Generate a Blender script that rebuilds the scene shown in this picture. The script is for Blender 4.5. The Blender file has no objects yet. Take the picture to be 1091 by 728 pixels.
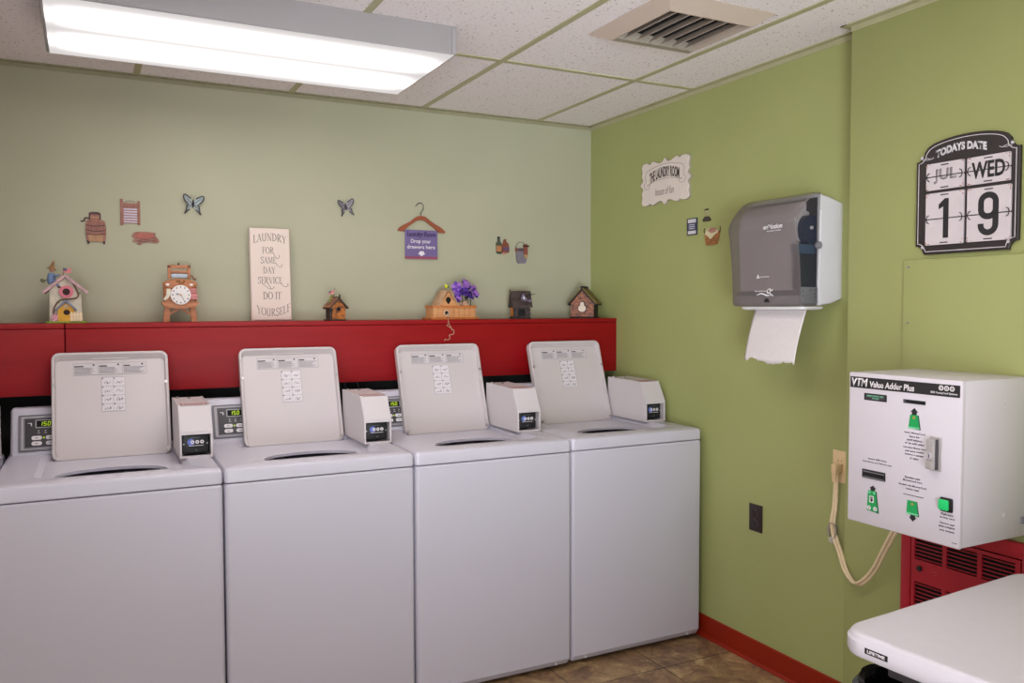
import bpy, bmesh, math, random
from mathutils import Matrix, Vector
random.seed(7)
SC = bpy.context.scene
COL = SC.collection
R = math.radians

# ------------------------------------------------------------------ camera, world, light, exposure
cd = bpy.data.cameras.new('camera'); cam = bpy.data.objects.new('camera', cd); COL.objects.link(cam)
yaw, pitch, roll = R(27.093), R(2.399), R(-0.126)
F = Vector((math.sin(yaw)*math.cos(pitch), math.cos(yaw)*math.cos(pitch), -math.sin(pitch)))
RT = Vector((math.cos(yaw), -math.sin(yaw), 0)); UP = RT.cross(F)
R2 = RT*math.cos(roll) + UP*math.sin(roll); U2 = -RT*math.sin(roll) + UP*math.cos(roll)
M = Matrix((R2, U2, -F)).transposed().to_4x4(); M.translation = Vector((-2.3439, -3.6797, 1.4207))
cam.matrix_world = M
cd.sensor_fit = 'HORIZONTAL'; cd.sensor_width = 36; cd.lens = 29.218; cd.clip_start = .05
SC.camera = cam
E_WORLD, E_OVERHEAD, E_FRONT, E_UP, E_LEFT = 0.03, 14, 12.5, 34, 36
SC.view_settings.view_transform = 'Standard'; SC.view_settings.look = 'None'
SC.view_settings.exposure = 0.0; SC.view_settings.gamma = 1.0; SC.view_settings.use_curve_mapping = False
w = bpy.data.worlds.new('world'); SC.world = w; w.use_nodes = True
w.node_tree.nodes['Background'].inputs[0].default_value = (.93, .92, 1.0, 1)
w.node_tree.nodes['Background'].inputs[1].default_value = E_WORLD
# added overhead fill, out of frame, brightens the washer tops and fronts
al = bpy.data.lights.new('overhead_fill', 'AREA'); al.shape = 'RECTANGLE'; al.size = 1.2; al.size_y = .6; al.energy = E_OVERHEAD; al.color = (1, .95, .93)
ao = bpy.data.objects.new('overhead_fill', al); ao.location = (-1.7, -2.25, 2.28); COL.objects.link(ao)
# added area lights out of view that fill the room
def fill_light(name, loc, rot, sx, sy, e, col, spread=180):
    l = bpy.data.lights.new(name, 'AREA'); l.shape = 'RECTANGLE'; l.size = sx; l.size_y = sy; l.energy = e; l.color = col; l.spread = R(spread)
    o = bpy.data.objects.new(name, l); o.location = loc; o.rotation_euler = tuple(R(a) for a in rot); COL.objects.link(o)
fill_light('corner_fill', (-2.6, -5.0, 1.1), (101, 0, -25), 1.0, 1.4, E_FRONT, (.86, .92, 1), 50)  # added narrow beam that brightens the far right corner
fill_light('front_fill', (-2.3, -5.1, .95), (88, 0, 0), 1.8, 1.2, 9, (.84, .88, 1))  # added wide fill for the lower washer fronts
fill_light('ceiling_fill', (-1.5, -4.0, .45), (180, 0, 0), 1.4, 1.6, E_UP, (1, .98, 1))  # added upward-facing fill that brightens the ceiling
fill_light('left_fill', (-3.8, -3.9, 1.2), (90, 0, -90), 1.8, 1.5, E_LEFT, (.98, .97, 1))  # added side fill for surfaces facing left
LENS_BASE, LENS_PEAK = 0.70, 11.4

# ------------------------------------------------------------------ materials
def lin(c):
    c /= 255.0
    return c/12.92 if c <= .04045 else ((c+.055)/1.055)**2.4
def rgb(*c): return (lin(c[0]), lin(c[1]), lin(c[2]), 1)
MATS = {}
def mat(name, c, rough=.5, metal=0, var=.06, scale=12, alpha=1, emit=0, bump=0, spec=.5, c2=None, stretch=None, detail=3):
    if name in MATS: return MATS[name]
    m = bpy.data.materials.new(name); m.use_nodes = True; nt = m.node_tree; b = nt.nodes['Principled BSDF']
    tc = nt.nodes.new('ShaderNodeTexCoord'); n = nt.nodes.new('ShaderNodeTexNoise')
    n.inputs['Scale'].default_value = scale; n.inputs['Detail'].default_value = detail
    src = tc.outputs['Object']
    if stretch:
        mp = nt.nodes.new('ShaderNodeMapping'); mp.inputs['Scale'].default_value = stretch
        nt.links.new(src, mp.inputs[0]); src = mp.outputs[0]
    nt.links.new(src, n.inputs['Vector'])
    r = nt.nodes.new('ShaderNodeValToRGB'); r.color_ramp.elements[0].position = .3; r.color_ramp.elements[1].position = .7
    a = rgb(*c)
    if c2: r.color_ramp.elements[0].color = a; r.color_ramp.elements[1].color = rgb(*c2)
    else:
        r.color_ramp.elements[0].color = tuple(min(1, v*(1-var)) for v in a[:3])+(1,)
        r.color_ramp.elements[1].color = tuple(min(1, v*(1+var)) for v in a[:3])+(1,)
    nt.links.new(n.outputs['Fac'], r.inputs[0]); nt.links.new(r.outputs[0], b.inputs['Base Color'])
    b.inputs['Roughness'].default_value = rough; b.inputs['Metallic'].default_value = metal
    b.inputs['Alpha'].default_value = alpha; b.inputs['Specular IOR Level'].default_value = spec
    if emit:
        b.inputs['Emission Color'].default_value = a; b.inputs['Emission Strength'].default_value = emit
    if bump:
        bp = nt.nodes.new('ShaderNodeBump'); bp.inputs['Strength'].default_value = bump; bp.inputs['Distance'].default_value = .002
        nt.links.new(n.outputs['Fac'], bp.inputs['Height']); nt.links.new(bp.outputs[0], b.inputs['Normal'])
    MATS[name] = m; return m

def wall_mat(name, c, c2=None):
    m = mat(name, c, rough=.5, var=.035, scale=2.2, spec=.35, c2=c2)
    nt = m.node_tree; b = nt.nodes['Principled BSDF']
    n = nt.nodes.new('ShaderNodeTexNoise'); n.inputs['Scale'].default_value = 45; n.inputs['Detail'].default_value = 4
    tc = [x for x in nt.nodes if x.type == 'TEX_COORD'][0]
    nt.links.new(tc.outputs['Object'], n.inputs['Vector'])
    bp = nt.nodes.new('ShaderNodeBump'); bp.inputs['Strength'].default_value = .12; bp.inputs['Distance'].default_value = .004
    nt.links.new(n.outputs['Fac'], bp.inputs['Height']); nt.links.new(bp.outputs[0], b.inputs['Normal'])
    return m
SAGE = wall_mat('sage_paint', (170, 168, 143))
OLIVE = wall_mat('olive_paint', (160, 165, 106))
def ceiling_mat():
    m = bpy.data.materials.new('acoustic_tile'); m.use_nodes = True; nt = m.node_tree; b = nt.nodes['Principled BSDF']
    tc = nt.nodes.new('ShaderNodeTexCoord')
    v = nt.nodes.new('ShaderNodeTexNoise'); v.inputs['Scale'].default_value = 105; v.inputs['Detail'].default_value = 2; v.inputs['Roughness'].default_value = .7
    g = nt.nodes.new('ShaderNodeTexNoise'); g.inputs['Scale'].default_value = 3
    r = nt.nodes.new('ShaderNodeValToRGB'); e = r.color_ramp.elements
    e[0].position = .31; e[0].color = rgb(140, 125, 115); e[1].position = .37; e[1].color = rgb(240, 233, 235)
    nt.links.new(tc.outputs['Object'], v.inputs['Vector']); nt.links.new(tc.outputs['Object'], g.inputs['Vector'])
    nt.links.new(v.outputs['Fac'], r.inputs[0]); nt.links.new(r.outputs[0], b.inputs['Base Color'])
    bp = nt.nodes.new('ShaderNodeBump'); bp.inputs['Strength'].default_value = .35; bp.inputs['Distance'].default_value = .003
    nt.links.new(v.outputs['Fac'], bp.inputs['Height']); nt.links.new(bp.outputs[0], b.inputs['Normal'])
    b.inputs['Roughness'].default_value = .95
    return m
CEIL = ceiling_mat()
def floor_mat():
    m = bpy.data.materials.new('slate_tile'); m.use_nodes = True; nt = m.node_tree; b = nt.nodes['Principled BSDF']
    tc = nt.nodes.new('ShaderNodeTexCoord'); mp = nt.nodes.new('ShaderNodeMapping'); mp.inputs['Location'].default_value = (.356, 1.090, 0)
    nt.links.new(tc.outputs['Object'], mp.inputs[0])
    n1 = nt.nodes.new('ShaderNodeTexNoise'); n1.inputs['Scale'].default_value = 9; n1.inputs['Detail'].default_value = 10; n1.inputs['Roughness'].default_value = .74; n1.inputs['Distortion'].default_value = .5
    r = nt.nodes.new('ShaderNodeValToRGB'); e = r.color_ramp.elements
    e[0].position = .30; e[0].color = rgb(76, 58, 48); e[1].position = .70; e[1].color = rgb(206, 178, 134)
    x = r.color_ramp.elements.new(.46); x.color = rgb(128, 99, 74); x = r.color_ramp.elements.new(.56); x.color = rgb(156, 127, 90)
    nt.links.new(mp.outputs[0], n1.inputs['Vector']); nt.links.new(n1.outputs['Fac'], r.inputs[0])
    bk = nt.nodes.new('ShaderNodeTexBrick'); bk.offset = 0; bk.squash = 1
    bk.inputs['Scale'].default_value = 1; bk.inputs['Brick Width'].default_value = .4; bk.inputs['Row Height'].default_value = .4
    bk.inputs['Mortar Size'].default_value = .0022; bk.inputs['Mortar Smooth'].default_value = .2
    nt.links.new(mp.outputs[0], bk.inputs['Vector'])
    mx = nt.nodes.new('ShaderNodeMixRGB'); mx.inputs[2].default_value = rgb(48, 38, 34)
    nt.links.new(bk.outputs['Fac'], mx.inputs[0]); nt.links.new(r.outputs[0], mx.inputs[1]); nt.links.new(mx.outputs[0], b.inputs['Base Color'])
    bp = nt.nodes.new('ShaderNodeBump'); bp.inputs['Strength'].default_value = .4; bp.inputs['Distance'].default_value = .003
    nt.links.new(n1.outputs['Fac'], bp.inputs['Height']); nt.links.new(bp.outputs[0], b.inputs['Normal'])
    b.inputs['Roughness'].default_value = .45
    return m
FLOOR = floor_mat()
WHITE = mat('white_enamel', (201, 198, 210), .32, var=.012, scale=2)
LIDW = mat('lid_enamel', (197, 188, 188), .35, var=.012, scale=3)
COINW = mat('coin_box_enamel', (202, 194, 196), .4, var=.015, scale=4)
RED = mat('red_stained_wood', (134, 1, 8), .5, scale=3, c2=(148, 8, 16), stretch=(1, 6, 9), detail=6, bump=.15, spec=.3)
BASE = mat('red_vinyl_base', (140, 34, 12), .45, var=.06, scale=3, spec=.3)
HEATR = mat('red_heater_enamel', (172, 30, 44), .35, var=.08, scale=3)
BLACK = mat('black_plastic', (24, 24, 26), .45, var=.1)
DARK = mat('charcoal_plastic', (62, 58, 62), .45, var=.08)
VOID = mat('dark_cavity', (12, 11, 11), .9, var=.1)
GREY = mat('mid_grey', (128, 126, 132), .5, var=.05)
LGREY = mat('light_grey', (186, 182, 188), .5, var=.05)
PAPER = mat('label_paper', (214, 206, 210), .7, var=.02)
INK = mat('grey_ink', (108, 102, 106), .8, var=.05)
INKD = mat('black_ink', (34, 31, 33), .7, var=.05)
STEEL = mat('brushed_steel', (176, 172, 172), .32, metal=.9, var=.05, scale=30)
WHT = mat('plain_white', (226, 220, 222), .6, var=.02)
GRIDM = mat('ceiling_tee', (176, 172, 136), .5, var=.05)

# ------------------------------------------------------------------ builders
class B:
    def __init__(s): s.bm = bmesh.new()
    def _merge(s, t, mi):
        for f in t.faces: f.material_index = mi
        me = bpy.data.meshes.new('t'); t.to_mesh(me); t.free(); s.bm.from_mesh(me); bpy.data.meshes.remove(me)
    def box(s, x0, x1, y0, y1, z0, z1, bev=0, mi=0, seg=2, mod=None, mtx=None):
        t = bmesh.new(); bmesh.ops.create_cube(t, size=1)
        for v in t.verts:
            v.co = Vector((x0+(v.co.x+.5)*(x1-x0), y0+(v.co.y+.5)*(y1-y0), z0+(v.co.z+.5)*(z1-z0)))
            if mod: v.co = Vector(mod(*v.co))
        if bev: bmesh.ops.bevel(t, geom=t.edges[:], offset=bev, segments=seg, affect='EDGES', profile=.5)
        if mtx: t.transform(mtx)
        s._merge(t, mi); return s
    def prism(s, pts, y0, y1, mi=0, mtx=None, flipcaps=False):
        """polygon in x,z between two depths"""
        t = bmesh.new(); a = [t.verts.new((p[0], y0, p[1])) for p in pts]; b = [t.verts.new((p[0], y1, p[1])) for p in pts]
        t.faces.new(a); t.faces.new(b[::-1]); n = len(pts)
        for i in range(n): t.faces.new((a[i], a[(i+1) % n], b[(i+1) % n], b[i]))
        bmesh.ops.recalc_face_normals(t, faces=t.faces[:])
        if mtx: t.transform(mtx)
        s._merge(t, mi); return s
    def prism_x(s, pts, x0, x1, mi=0):
        """polygon in y,z swept along x"""
        t = bmesh.new(); a = [t.verts.new((x0, p[0], p[1])) for p in pts]; b = [t.verts.new((x1, p[0], p[1])) for p in pts]
        t.faces.new(a); t.faces.new(b[::-1]); n = len(pts)
        for i in range(n): t.faces.new((a[i], a[(i+1) % n], b[(i+1) % n], b[i]))
        bmesh.ops.recalc_face_normals(t, faces=t.faces[:])
        s._merge(t, mi); return s
    def tube(s, path, r, mi=0, n=8, closed=False):
        t = bmesh.new(); P = [Vector(p) for p in path]; rings = []
        for i, p in enumerate(P):
            if closed: d = P[(i+1) % len(P)]-P[i-1]
            else: d = P[min(i+1, len(P)-1)]-P[max(i-1, 0)]
            d.normalize(); a = d.cross(Vector((0, 1, 0))) if abs(d.y) < .9 else d.cross(Vector((1, 0, 0)))
            a.normalize(); c = d.cross(a); rr_ = r[i] if isinstance(r, (list, tuple)) else r
            rings.append([t.verts.new(p+(a*math.cos(k*2*math.pi/n)+c*math.sin(k*2*math.pi/n))*rr_) for k in range(n)])
        m = len(rings)
        for i in range(m if closed else m-1):
            A, Bq = rings[i], rings[(i+1) % m]
            for k in range(n): t.faces.new((A[k], A[(k+1) % n], Bq[(k+1) % n], Bq[k]))
        if not closed: t.faces.new(rings[0][::-1]); t.faces.new(rings[-1])
        bmesh.ops.recalc_face_normals(t, faces=t.faces[:])
        s._merge(t, mi); return s
    def cyl(s, c, r, h, axis='Y', n=24, mi=0, r2=None, mtx=None):
        t = bmesh.new(); bmesh.ops.create_cone(t, cap_ends=True, segments=n, radius1=r, radius2=r if r2 is None else r2, depth=h)
        rot = {'Z': Matrix(), 'Y': Matrix.Rotation(R(90), 4, 'X'), 'X': Matrix.Rotation(R(90), 4, 'Y')}[axis]
        t.transform(Matrix.Translation(c) @ rot)
        if mtx: t.transform(mtx)
        s._merge(t, mi); return s
    def ball(s, c, rx, ry=None, rz=None, mi=0, n=12, mtx=None):
        t = bmesh.new(); bmesh.ops.create_uvsphere(t, u_segments=n, v_segments=max(6, n//2+2), radius=1)
        t.transform(Matrix.Translation(c) @ Matrix.Diagonal((rx, ry or rx, rz or rx, 1)))
        if mtx: t.transform(mtx)
        s._merge(t, mi); return s
    def lathe(s, prof, c=(0, 0, 0), n=40, mi=0):
        t = bmesh.new(); rings = []
        for r, z in prof: rings.append([t.verts.new((c[0]+r*math.cos(k*2*math.pi/n), c[1]+r*math.sin(k*2*math.pi/n), c[2]+z)) for k in range(n)])
        for A, Bq in zip(rings, rings[1:]):
            for k in range(n): t.faces.new((A[k], A[(k+1) % n], Bq[(k+1) % n], Bq[k]))
        s._merge(t, mi); return s
    def loops(s, L, mi=0, cap0=True, cap1=True):
        """bridge a list of equal-length 3D loops"""
        t = bmesh.new(); V = [[t.verts.new(p) for p in l] for l in L]; n = len(L[0])
        for A, Bq in zip(V, V[1:]):
            for k in range(n): t.faces.new((A[k], A[(k+1) % n], Bq[(k+1) % n], Bq[k]))
        if cap0: t.faces.new(V[0][::-1])
        if cap1: t.faces.new(V[-1])
        bmesh.ops.recalc_face_normals(t, faces=t.faces[:])
        s._merge(t, mi); return s
    def strip(s, pts, wd, y, mi=0, closed=False, th=.0006):
        """a painted line in the x,z plane, thin raised ribbon facing -y"""
        P = [Vector((p[0], p[1])) for p in pts]; n = len(P); t = bmesh.new(); A = []; C_ = []
        for i in range(n):
            d = (P[(i+1) % n]-P[i-1]) if closed else (P[min(i+1, n-1)]-P[max(i-1, 0)])
            if d.length < 1e-9: d = Vector((1, 0))
            d.normalize(); q = Vector((-d.y, d.x)); hw = (wd[i] if isinstance(wd, (list, tuple)) else wd)/2
            a, b = P[i]+q*hw, P[i]-q*hw
            A.append((t.verts.new((a.x, y, a.y)), t.verts.new((b.x, y, b.y)))); C_.append(0)
        for i in range(n if closed else n-1):
            j = (i+1) % n; f = t.faces.new((A[i][0], A[j][0], A[j][1], A[i][1]))
        bmesh.ops.recalc_face_normals(t, faces=t.faces[:])
        e = bmesh.ops.extrude_face_region(t, geom=t.faces[:])
        for v in [g for g in e['geom'] if isinstance(g, bmesh.types.BMVert)]: v.co.y -= th
        bmesh.ops.recalc_face_normals(t, faces=t.faces[:])
        s._merge(t, mi); return s
    def build(s, name, mats, parent=None, smooth=30, loc=None, rot=None):
        me = bpy.data.meshes.new(name); s.bm.to_mesh(me); s.bm.free()
        for m in (mats if isinstance(mats, (list, tuple)) else [mats]): me.materials.append(m)
        if smooth:
            for p in me.polygons: p.use_smooth = True
            me.set_sharp_from_angle(angle=R(smooth))
        o = bpy.data.objects.new(name, me); COL.objects.link(o)
        if parent: o.parent = parent
        if loc: o.location = loc
        if rot: o.rotation_euler = rot
        return o

def rr(x0, x1, y0, y1, r, n=5):
    P = []
    for cx, cy, a in ((x1-r, y1-r, 0), (x0+r, y1-r, 90), (x0+r, y0+r, 180), (x1-r, y0+r, 270)):
        for k in range(n+1):
            t = R(a+90*k/n); P.append((cx+r*math.cos(t), cy+r*math.sin(t)))
    return P
def ell(cx, cy, rx, ry=None, n=24, a0=0, a1=360):
    ry = ry or rx; full = abs(a1-a0) >= 360
    return [(cx+rx*math.cos(R(a0+(a1-a0)*k/(n if full else n-1))), cy+ry*math.sin(R(a0+(a1-a0)*k/(n if full else n-1)))) for k in range(n)]
def arc(cx, cy, rx, ry, a0, a1, n=12): return [(cx+rx*math.cos(R(a0+(a1-a0)*i/n)), cy+ry*math.sin(R(a0+(a1-a0)*i/n))) for i in range(n+1)]
def spline(pts, n=8):
    """Catmull-Rom through points of any dimension"""
    P = [pts[0]]+list(pts)+[pts[-1]]; out = []
    for i in range(1, len(P)-2):
        for k in range(n):
            t = k/n; out.append(tuple(.5*(2*b+(c-a)*t+(2*a-5*b+4*c-d)*t*t+(-a+3*b-3*c+d)*t**3) for a, b, c, d in zip(P[i-1], P[i], P[i+1], P[i+2])))
    out.append(tuple(pts[-1])); return out

def thing(name, label, cat, loc=(0, 0, 0), rotz=0, group=None):
    o = bpy.data.objects.new(name, None); COL.objects.link(o); o.location = loc; o.rotation_euler = (0, 0, R(rotz))
    o.empty_display_size = .05
    o['label'] = label; o['category'] = cat
    if group: o['group'] = group
    return o
def struct(o): o['kind'] = 'structure'; return o

def text(s, mat_, parent, u, v, wd, ht, y=0, name='lettering', warp=None, bold=0, shear=0, th=.0004, rot=None):
    """flat lettering in the x,z plane: lower left corner at u,v, fitted to wd x ht"""
    cu = bpy.data.curves.new('t', 'FONT'); cu.body = s; cu.size = 1; cu.offset = bold; cu.shear = shear; cu.resolution_u = 3
    to = bpy.data.objects.new('t', cu); COL.objects.link(to); bpy.context.view_layer.update()
    me = bpy.data.meshes.new_from_object(to.evaluated_get(bpy.context.evaluated_depsgraph_get()))
    bpy.data.objects.remove(to); bpy.data.curves.remove(cu)
    xs = [q.co.x for q in me.vertices]; ys = [q.co.y for q in me.vertices]
    x0, x1, y0, y1 = min(xs), max(xs), min(ys), max(ys)
    bm = bmesh.new(); bm.from_mesh(me); bpy.data.meshes.remove(me)
    for q in bm.verts:
        a = (q.co.x-x0)/(x1-x0)*wd; b = (q.co.y-y0)/(y1-y0)*ht
        if warp: a, b = warp(a, b)
        q.co = Vector((u+a, y, v+b))
    bmesh.ops.recalc_face_normals(bm, faces=bm.faces[:])
    e = bmesh.ops.extrude_face_region(bm, geom=bm.faces[:])
    for q in [g for g in e['geom'] if isinstance(g, bmesh.types.BMVert)]: q.co.y -= th
    bmesh.ops.recalc_face_normals(bm, faces=bm.faces[:])
    k = B(); k.bm.free(); k.bm = bm
    return k.build(name, mat_, parent, smooth=0)

def copy_tree(o, parent=None):
    c = o.copy(); COL.objects.link(c); c.parent = parent
    for ch in [x for x in bpy.data.objects if x.parent == o]: copy_tree(ch, c)
    return c

# ------------------------------------------------------------------ the room
H = 2.35
struct(B().box(-4.0, .14, -5.2, .12, -.06, 0).build('floor', FLOOR, smooth=0))
struct(B().box(-4.0, .14, -5.2, .12, H, H+.06).build('ceiling', CEIL, smooth=0))
struct(B().box(-4.0, .14, 0, .12, 0, H).build('wall_back', SAGE, smooth=0))
struct(B().box(-4.0, -3.9, -5.2, 0, 0, H).build('wall_left', SAGE, smooth=0))
struct(B().box(0, .12, -5.2, 0, 0, H).build('wall_right', OLIVE, smooth=0))
PX = -.067
struct(B().box(PX, .0, -5.2, -1.705, 0, H, bev=.004).build('wall_near_right', OLIVE, smooth=30))
def base(x, y0, y1, name):
    k = B(); t = bmesh.new()
    prof = [(x, 0), (x-.016, 0), (x-.014, .006), (x-.007, .012), (x-.006, .09), (x-.003, .093), (x, .093)]
    a = [t.verts.new((p[0], y0, p[1])) for p in prof]; b = [t.verts.new((p[0], y1, p[1])) for p in prof]
    t.faces.new(a); t.faces.new(b[::-1])
    for i in range(len(prof)): j = (i+1) % len(prof); t.faces.new((a[i], a[j], b[j], b[i]))
    bmesh.ops.recalc_face_normals(t, faces=t.faces[:]); k._merge(t, 0)
    struct(k.build(name, BASE))
base(0, -1.705, 0, 'baseboard_right'); base(PX, -5.2, -1.705, 'baseboard_near_right')
# wall angles under the ceiling
k = B().box(-4.0, 0, -.022, 0, H-.004, H).box(-4.0, 0, -.002, 0, H-.02, H-.004); struct(k.build('trim_1', mat('back_wall_angle', (150, 146, 116), .5), smooth=0))
k = B().box(-.024, 0, -1.705, -.0, H-.004, H).box(-.002, 0, -1.705, 0, H-.022, H-.004); struct(k.build('trim_2', GRIDM, smooth=0))
k = B().box(PX-.024, PX, -5.2, -1.68, H-.004, H).box(PX-.002, PX, -5.2, -1.705, H-.022, H-.004).box(PX-.024, 0, -1.705, -1.681, H-.005, H); struct(k.build('trim_3', GRIDM, smooth=0))
struct(B().box(-3.9, -.002, -.006, 0, 0, 1.10).build('gap_shade_sheet', mat('gap_shade_paint', (52, 54, 50), .8), smooth=0))  # dark sheet that paints in the shade of the gap below the shelf
# suspended grid
k = B()
for i in range(7):
    x = -.317-.61*i; k.box(x-.0125, x+.0125, -5.2, -.02, H-.003, H+.001)
for i in range(4):
    y = -.833-1.22*i; k.box(-4.0, -.02 if i == 0 else PX-.02, y-.0125, y+.0125, H-.0035, H+.001)
struct(k.build('ceiling_grid', GRIDM, smooth=0))

# ------------------------------------------------------------------ washing machines
WW, WD = .640, .69
HINGE, TILT = .5113, 18.35
def make_washer():
    t = thing('washing_machine', '', 'washing machine')
    k = B()
    k.loops([[(x, y, .018) for x, y in rr(-WW/2+.004, WW/2-.004, .014, WD, .012)], [(x, y, .040) for x, y in rr(-WW/2, WW/2, 0, WD, .014)],
             [(x, y, .846) for x, y in rr(-WW/2, WW/2, 0, WD, .014)], [(x, y, .853) for x, y in rr(-WW/2+.004, WW/2-.004, .005, WD, .012)]])
    k.build('cabinet', WHITE, t)
    for sx in (-1, 1):
        q = B().box(sx*.255-.006, sx*.255+.006, .003, .012, .022, .032, .0015).cyl((sx*.255, .002, .027), .0035, .003)
        q.build('panel_clip', LGREY, t)
        for y in (.09, WD-.06):
            B().cyl((sx*.27, y, .010), .014, .020, 'Z').cyl((sx*.27, y, .003), .022, .006, 'Z').build('foot', BLACK, t)
    # top deck with a sunken lid well and the tub opening
    k = B(); bm = bmesh.new()
    def ring(pts, z): return [bm.verts.new((x, y, z)) for x, y in pts]
    def bridge(a, b):
        for i in range(len(a)): bm.faces.new((a[i], a[(i+1) % len(a)], b[(i+1) % len(a)], b[i]))
    def fill(a, b):
        es = []
        for l in (a, b):
            for i in range(len(l)):
                e = bm.edges.get((l[i], l[(i+1) % len(l)])) or bm.edges.new((l[i], l[(i+1) % len(l)])); es.append(e)
        bmesh.ops.triangle_fill(bm, use_beauty=True, edges=es, normal=(0, 0, 1))
    W2 = WW/2
    L0 = ring(rr(-W2+.003, W2-.003, .004, WD, .012), .856); L1 = ring(rr(-W2, W2, 0, WD, .014), .859); L2 = ring(rr(-W2, W2, 0, WD, .014), .892)
    L3 = ring(rr(-W2+.004, W2-.004, .004, WD-.002, .014), .9005); L4 = ring(rr(-W2+.014, W2-.014, .014, WD-.004, .014), .905)
    for a, b in ((L0, L1), (L1, L2), (L2, L3), (L3, L4)): bridge(a, b)
    R0 = ring(rr(-.212, .236, .085, .555, .06), .905); R1 = ring(rr(-.196, .220, .112, .55, .05), .886)
    fill(L4, R0); bridge(R0, R1)
    hole = [(-.158+.33*i/8, .196-.014*math.sin(math.pi*i/8)) for i in range(9)]+[(.006+.166*math.cos(R(a)), .205+.105*math.sin(R(a))**.9) for a in range(8, 180, 9)]
    H0 = ring(hole, .886); H1 = ring([(x, y+.004*(1 if y > .22 else -1)) for x, y in hole], .8755)
    fill(R1, H0); bridge(H0, H1)
    bm.faces.new(L0[::-1])
    bmesh.ops.recalc_face_normals(bm, faces=bm.faces[:]); k._merge(bm, 0)
    k.build('top_deck', WHITE, t, smooth=40)
    # tub under the opening (white balance ring, steel basket)
    k = B(); k.lathe([(.262, .864), (.262, .60), (.25, .55), (.0, .54)], (.006, .32, 0), mi=0).lathe([(.262, .862), (.215, .858), (.205, .845), (.215, .82), (.262, .815)], (.006, .32, 0), mi=1)
    k.build('tub', [mat('tub_steel', (104, 98, 100), .45), mat('tub_ring', (112, 106, 108), .5)], t)
    # lid
    lw, ll = .386, .392
    lid = B()
    def lr(i, y, r): return [(x, y, z) for x, z in rr(-lw/2+i, lw/2-i, i, ll-i, r)]
    lid.loops([lr(.006, .024, .02), lr(0, .020, .026), lr(0, -.005, .026), lr(.003, -.008, .024), lr(.0085, -.008, .020), [(x, .010, z) for x, z in rr(-lw/2+.013, lw/2-.013, .012, ll-.026, .016)]])
    lid.prism([(-.062, ll-.024), (-.052, ll-.0085), (.052, ll-.0085), (.062, ll-.024)], .004, .0098)
    lo = lid.build('lid', LIDW, t, loc=(.0146, HINGE, .884), rot=(R(-TILT), 0, 0), smooth=40)
    q = B().box(-.124, .118, .0088, .0102, .310, .354)
    o = q.build('warning_label', mat('label_grey', (200, 192, 195), .7, var=.02), lo, smooth=0)
    q = B()
    for c in range(3):
        x = -.121+c*.081
        q.box(x, x+.030-.004*c, .0080, .0088, .3405, .3445, mi=1); q.box(x+.060, x+.066, .0080, .0088, .3445, .3495, mi=1)
        for j in range(6): q.box(x, x+.050+.022*random.random(), .0082, .0088, .315+j*.0042, .3163+j*.0042)
        if c: q.box(x-.004, x-.0034, .0082, .0088, .311, .353)
    for a, b, c_, d in ((-.124, .118, .3535, .354), (-.124, .118, .310, .3105), (-.124, -.1235, .31, .354), (.1175, .118, .31, .354)): q.box(a, b, .0082, .0088, c_, d)
    q.build('fine_print', [INK, INKD], o, smooth=0)
    o = B().box(-.034, .044, .0088, .0102, .172, .300).build('instruction_label', PAPER, lo, smooth=0)
    q = B()
    for c in range(2):
        for j in range(4):
            x, z = -.032+c*.039, .270-j*.032
            q.box(x, x+.004, .0080, .0088, z+.023, z+.027, mi=1)
            q.strip(spline([(x+.008, z+.006), (x+.014, z+.010+.008*random.random()), (x+.022, z+.007), (x+.030, z+.008+.010*random.random())], 4), .0012, .0088, 0)
            for h in range(3): q.box(x+.008+h*.008, x+.012+h*.008, .0082, .0088, z+.004+.012*random.random()*(h+1)/3, z+.0065+.012*h/3)
    for j in range(1, 4): q.box(-.034, .044, .0082, .0088, .1985+(j-1)*.033, .1991+(j-1)*.033)
    for x in (-.034, .0047, .0434): q.box(x, x+.0006, .0082, .0088, .172, .300)
    for z in (.172, .2994): q.box(-.034, .044, .0082, .0088, z, z+.0006)
    q.build('fine_print', [INK, INKD], o, smooth=0)
    for u, v in ((-.184, .272), (.184, .272), (-.183, .013), (.181, .020)):
        B().cyl((u, -.0085, v), .0060, .003, n=16).cyl((u, -.0102, v), .003, .0015, n=8).build('screw', STEEL, lo)
    # control panel
    def shear(x, y, z): return (x, y+(z-.905)*.44*(1 if y < .6 else .05), z)
    k = B().box(-.308, .212, .562, .686, .900, 1.064, .012, seg=3, mod=shear)
    cp = k.build('control_panel', WHITE, t, smooth=40)
    TL = math.degrees(math.atan(.44)); rot = (R(-TL), 0, 0); loc = (-.283, .5648, .918)
    k = B().box(0, .275, -.0020, .002, .0, .133, .004).box(.008, .267, -.0030, -.001, .006, .127, .003, mi=1).box(.016, .25, -.0036, -.002, .011, .121, .003, mi=0).box(.0185, .248, -.0040, -.002, .0135, .1185, .003, mi=2)
    k.build('faceplate', [GREY, LGREY, DARK], cp, loc=loc, rot=rot)
    k = B().box(.052, .112, -.0052, -.003, .083, .113, .002, mi=1).box(.055, .109, -.0056, -.004, .086, .110, mi=0)
    k.build('display', [VOID, LGREY], cp, loc=loc, rot=rot)
    LED = mat('led_green', (170, 205, 30), .5, emit=.55, var=.02)
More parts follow.
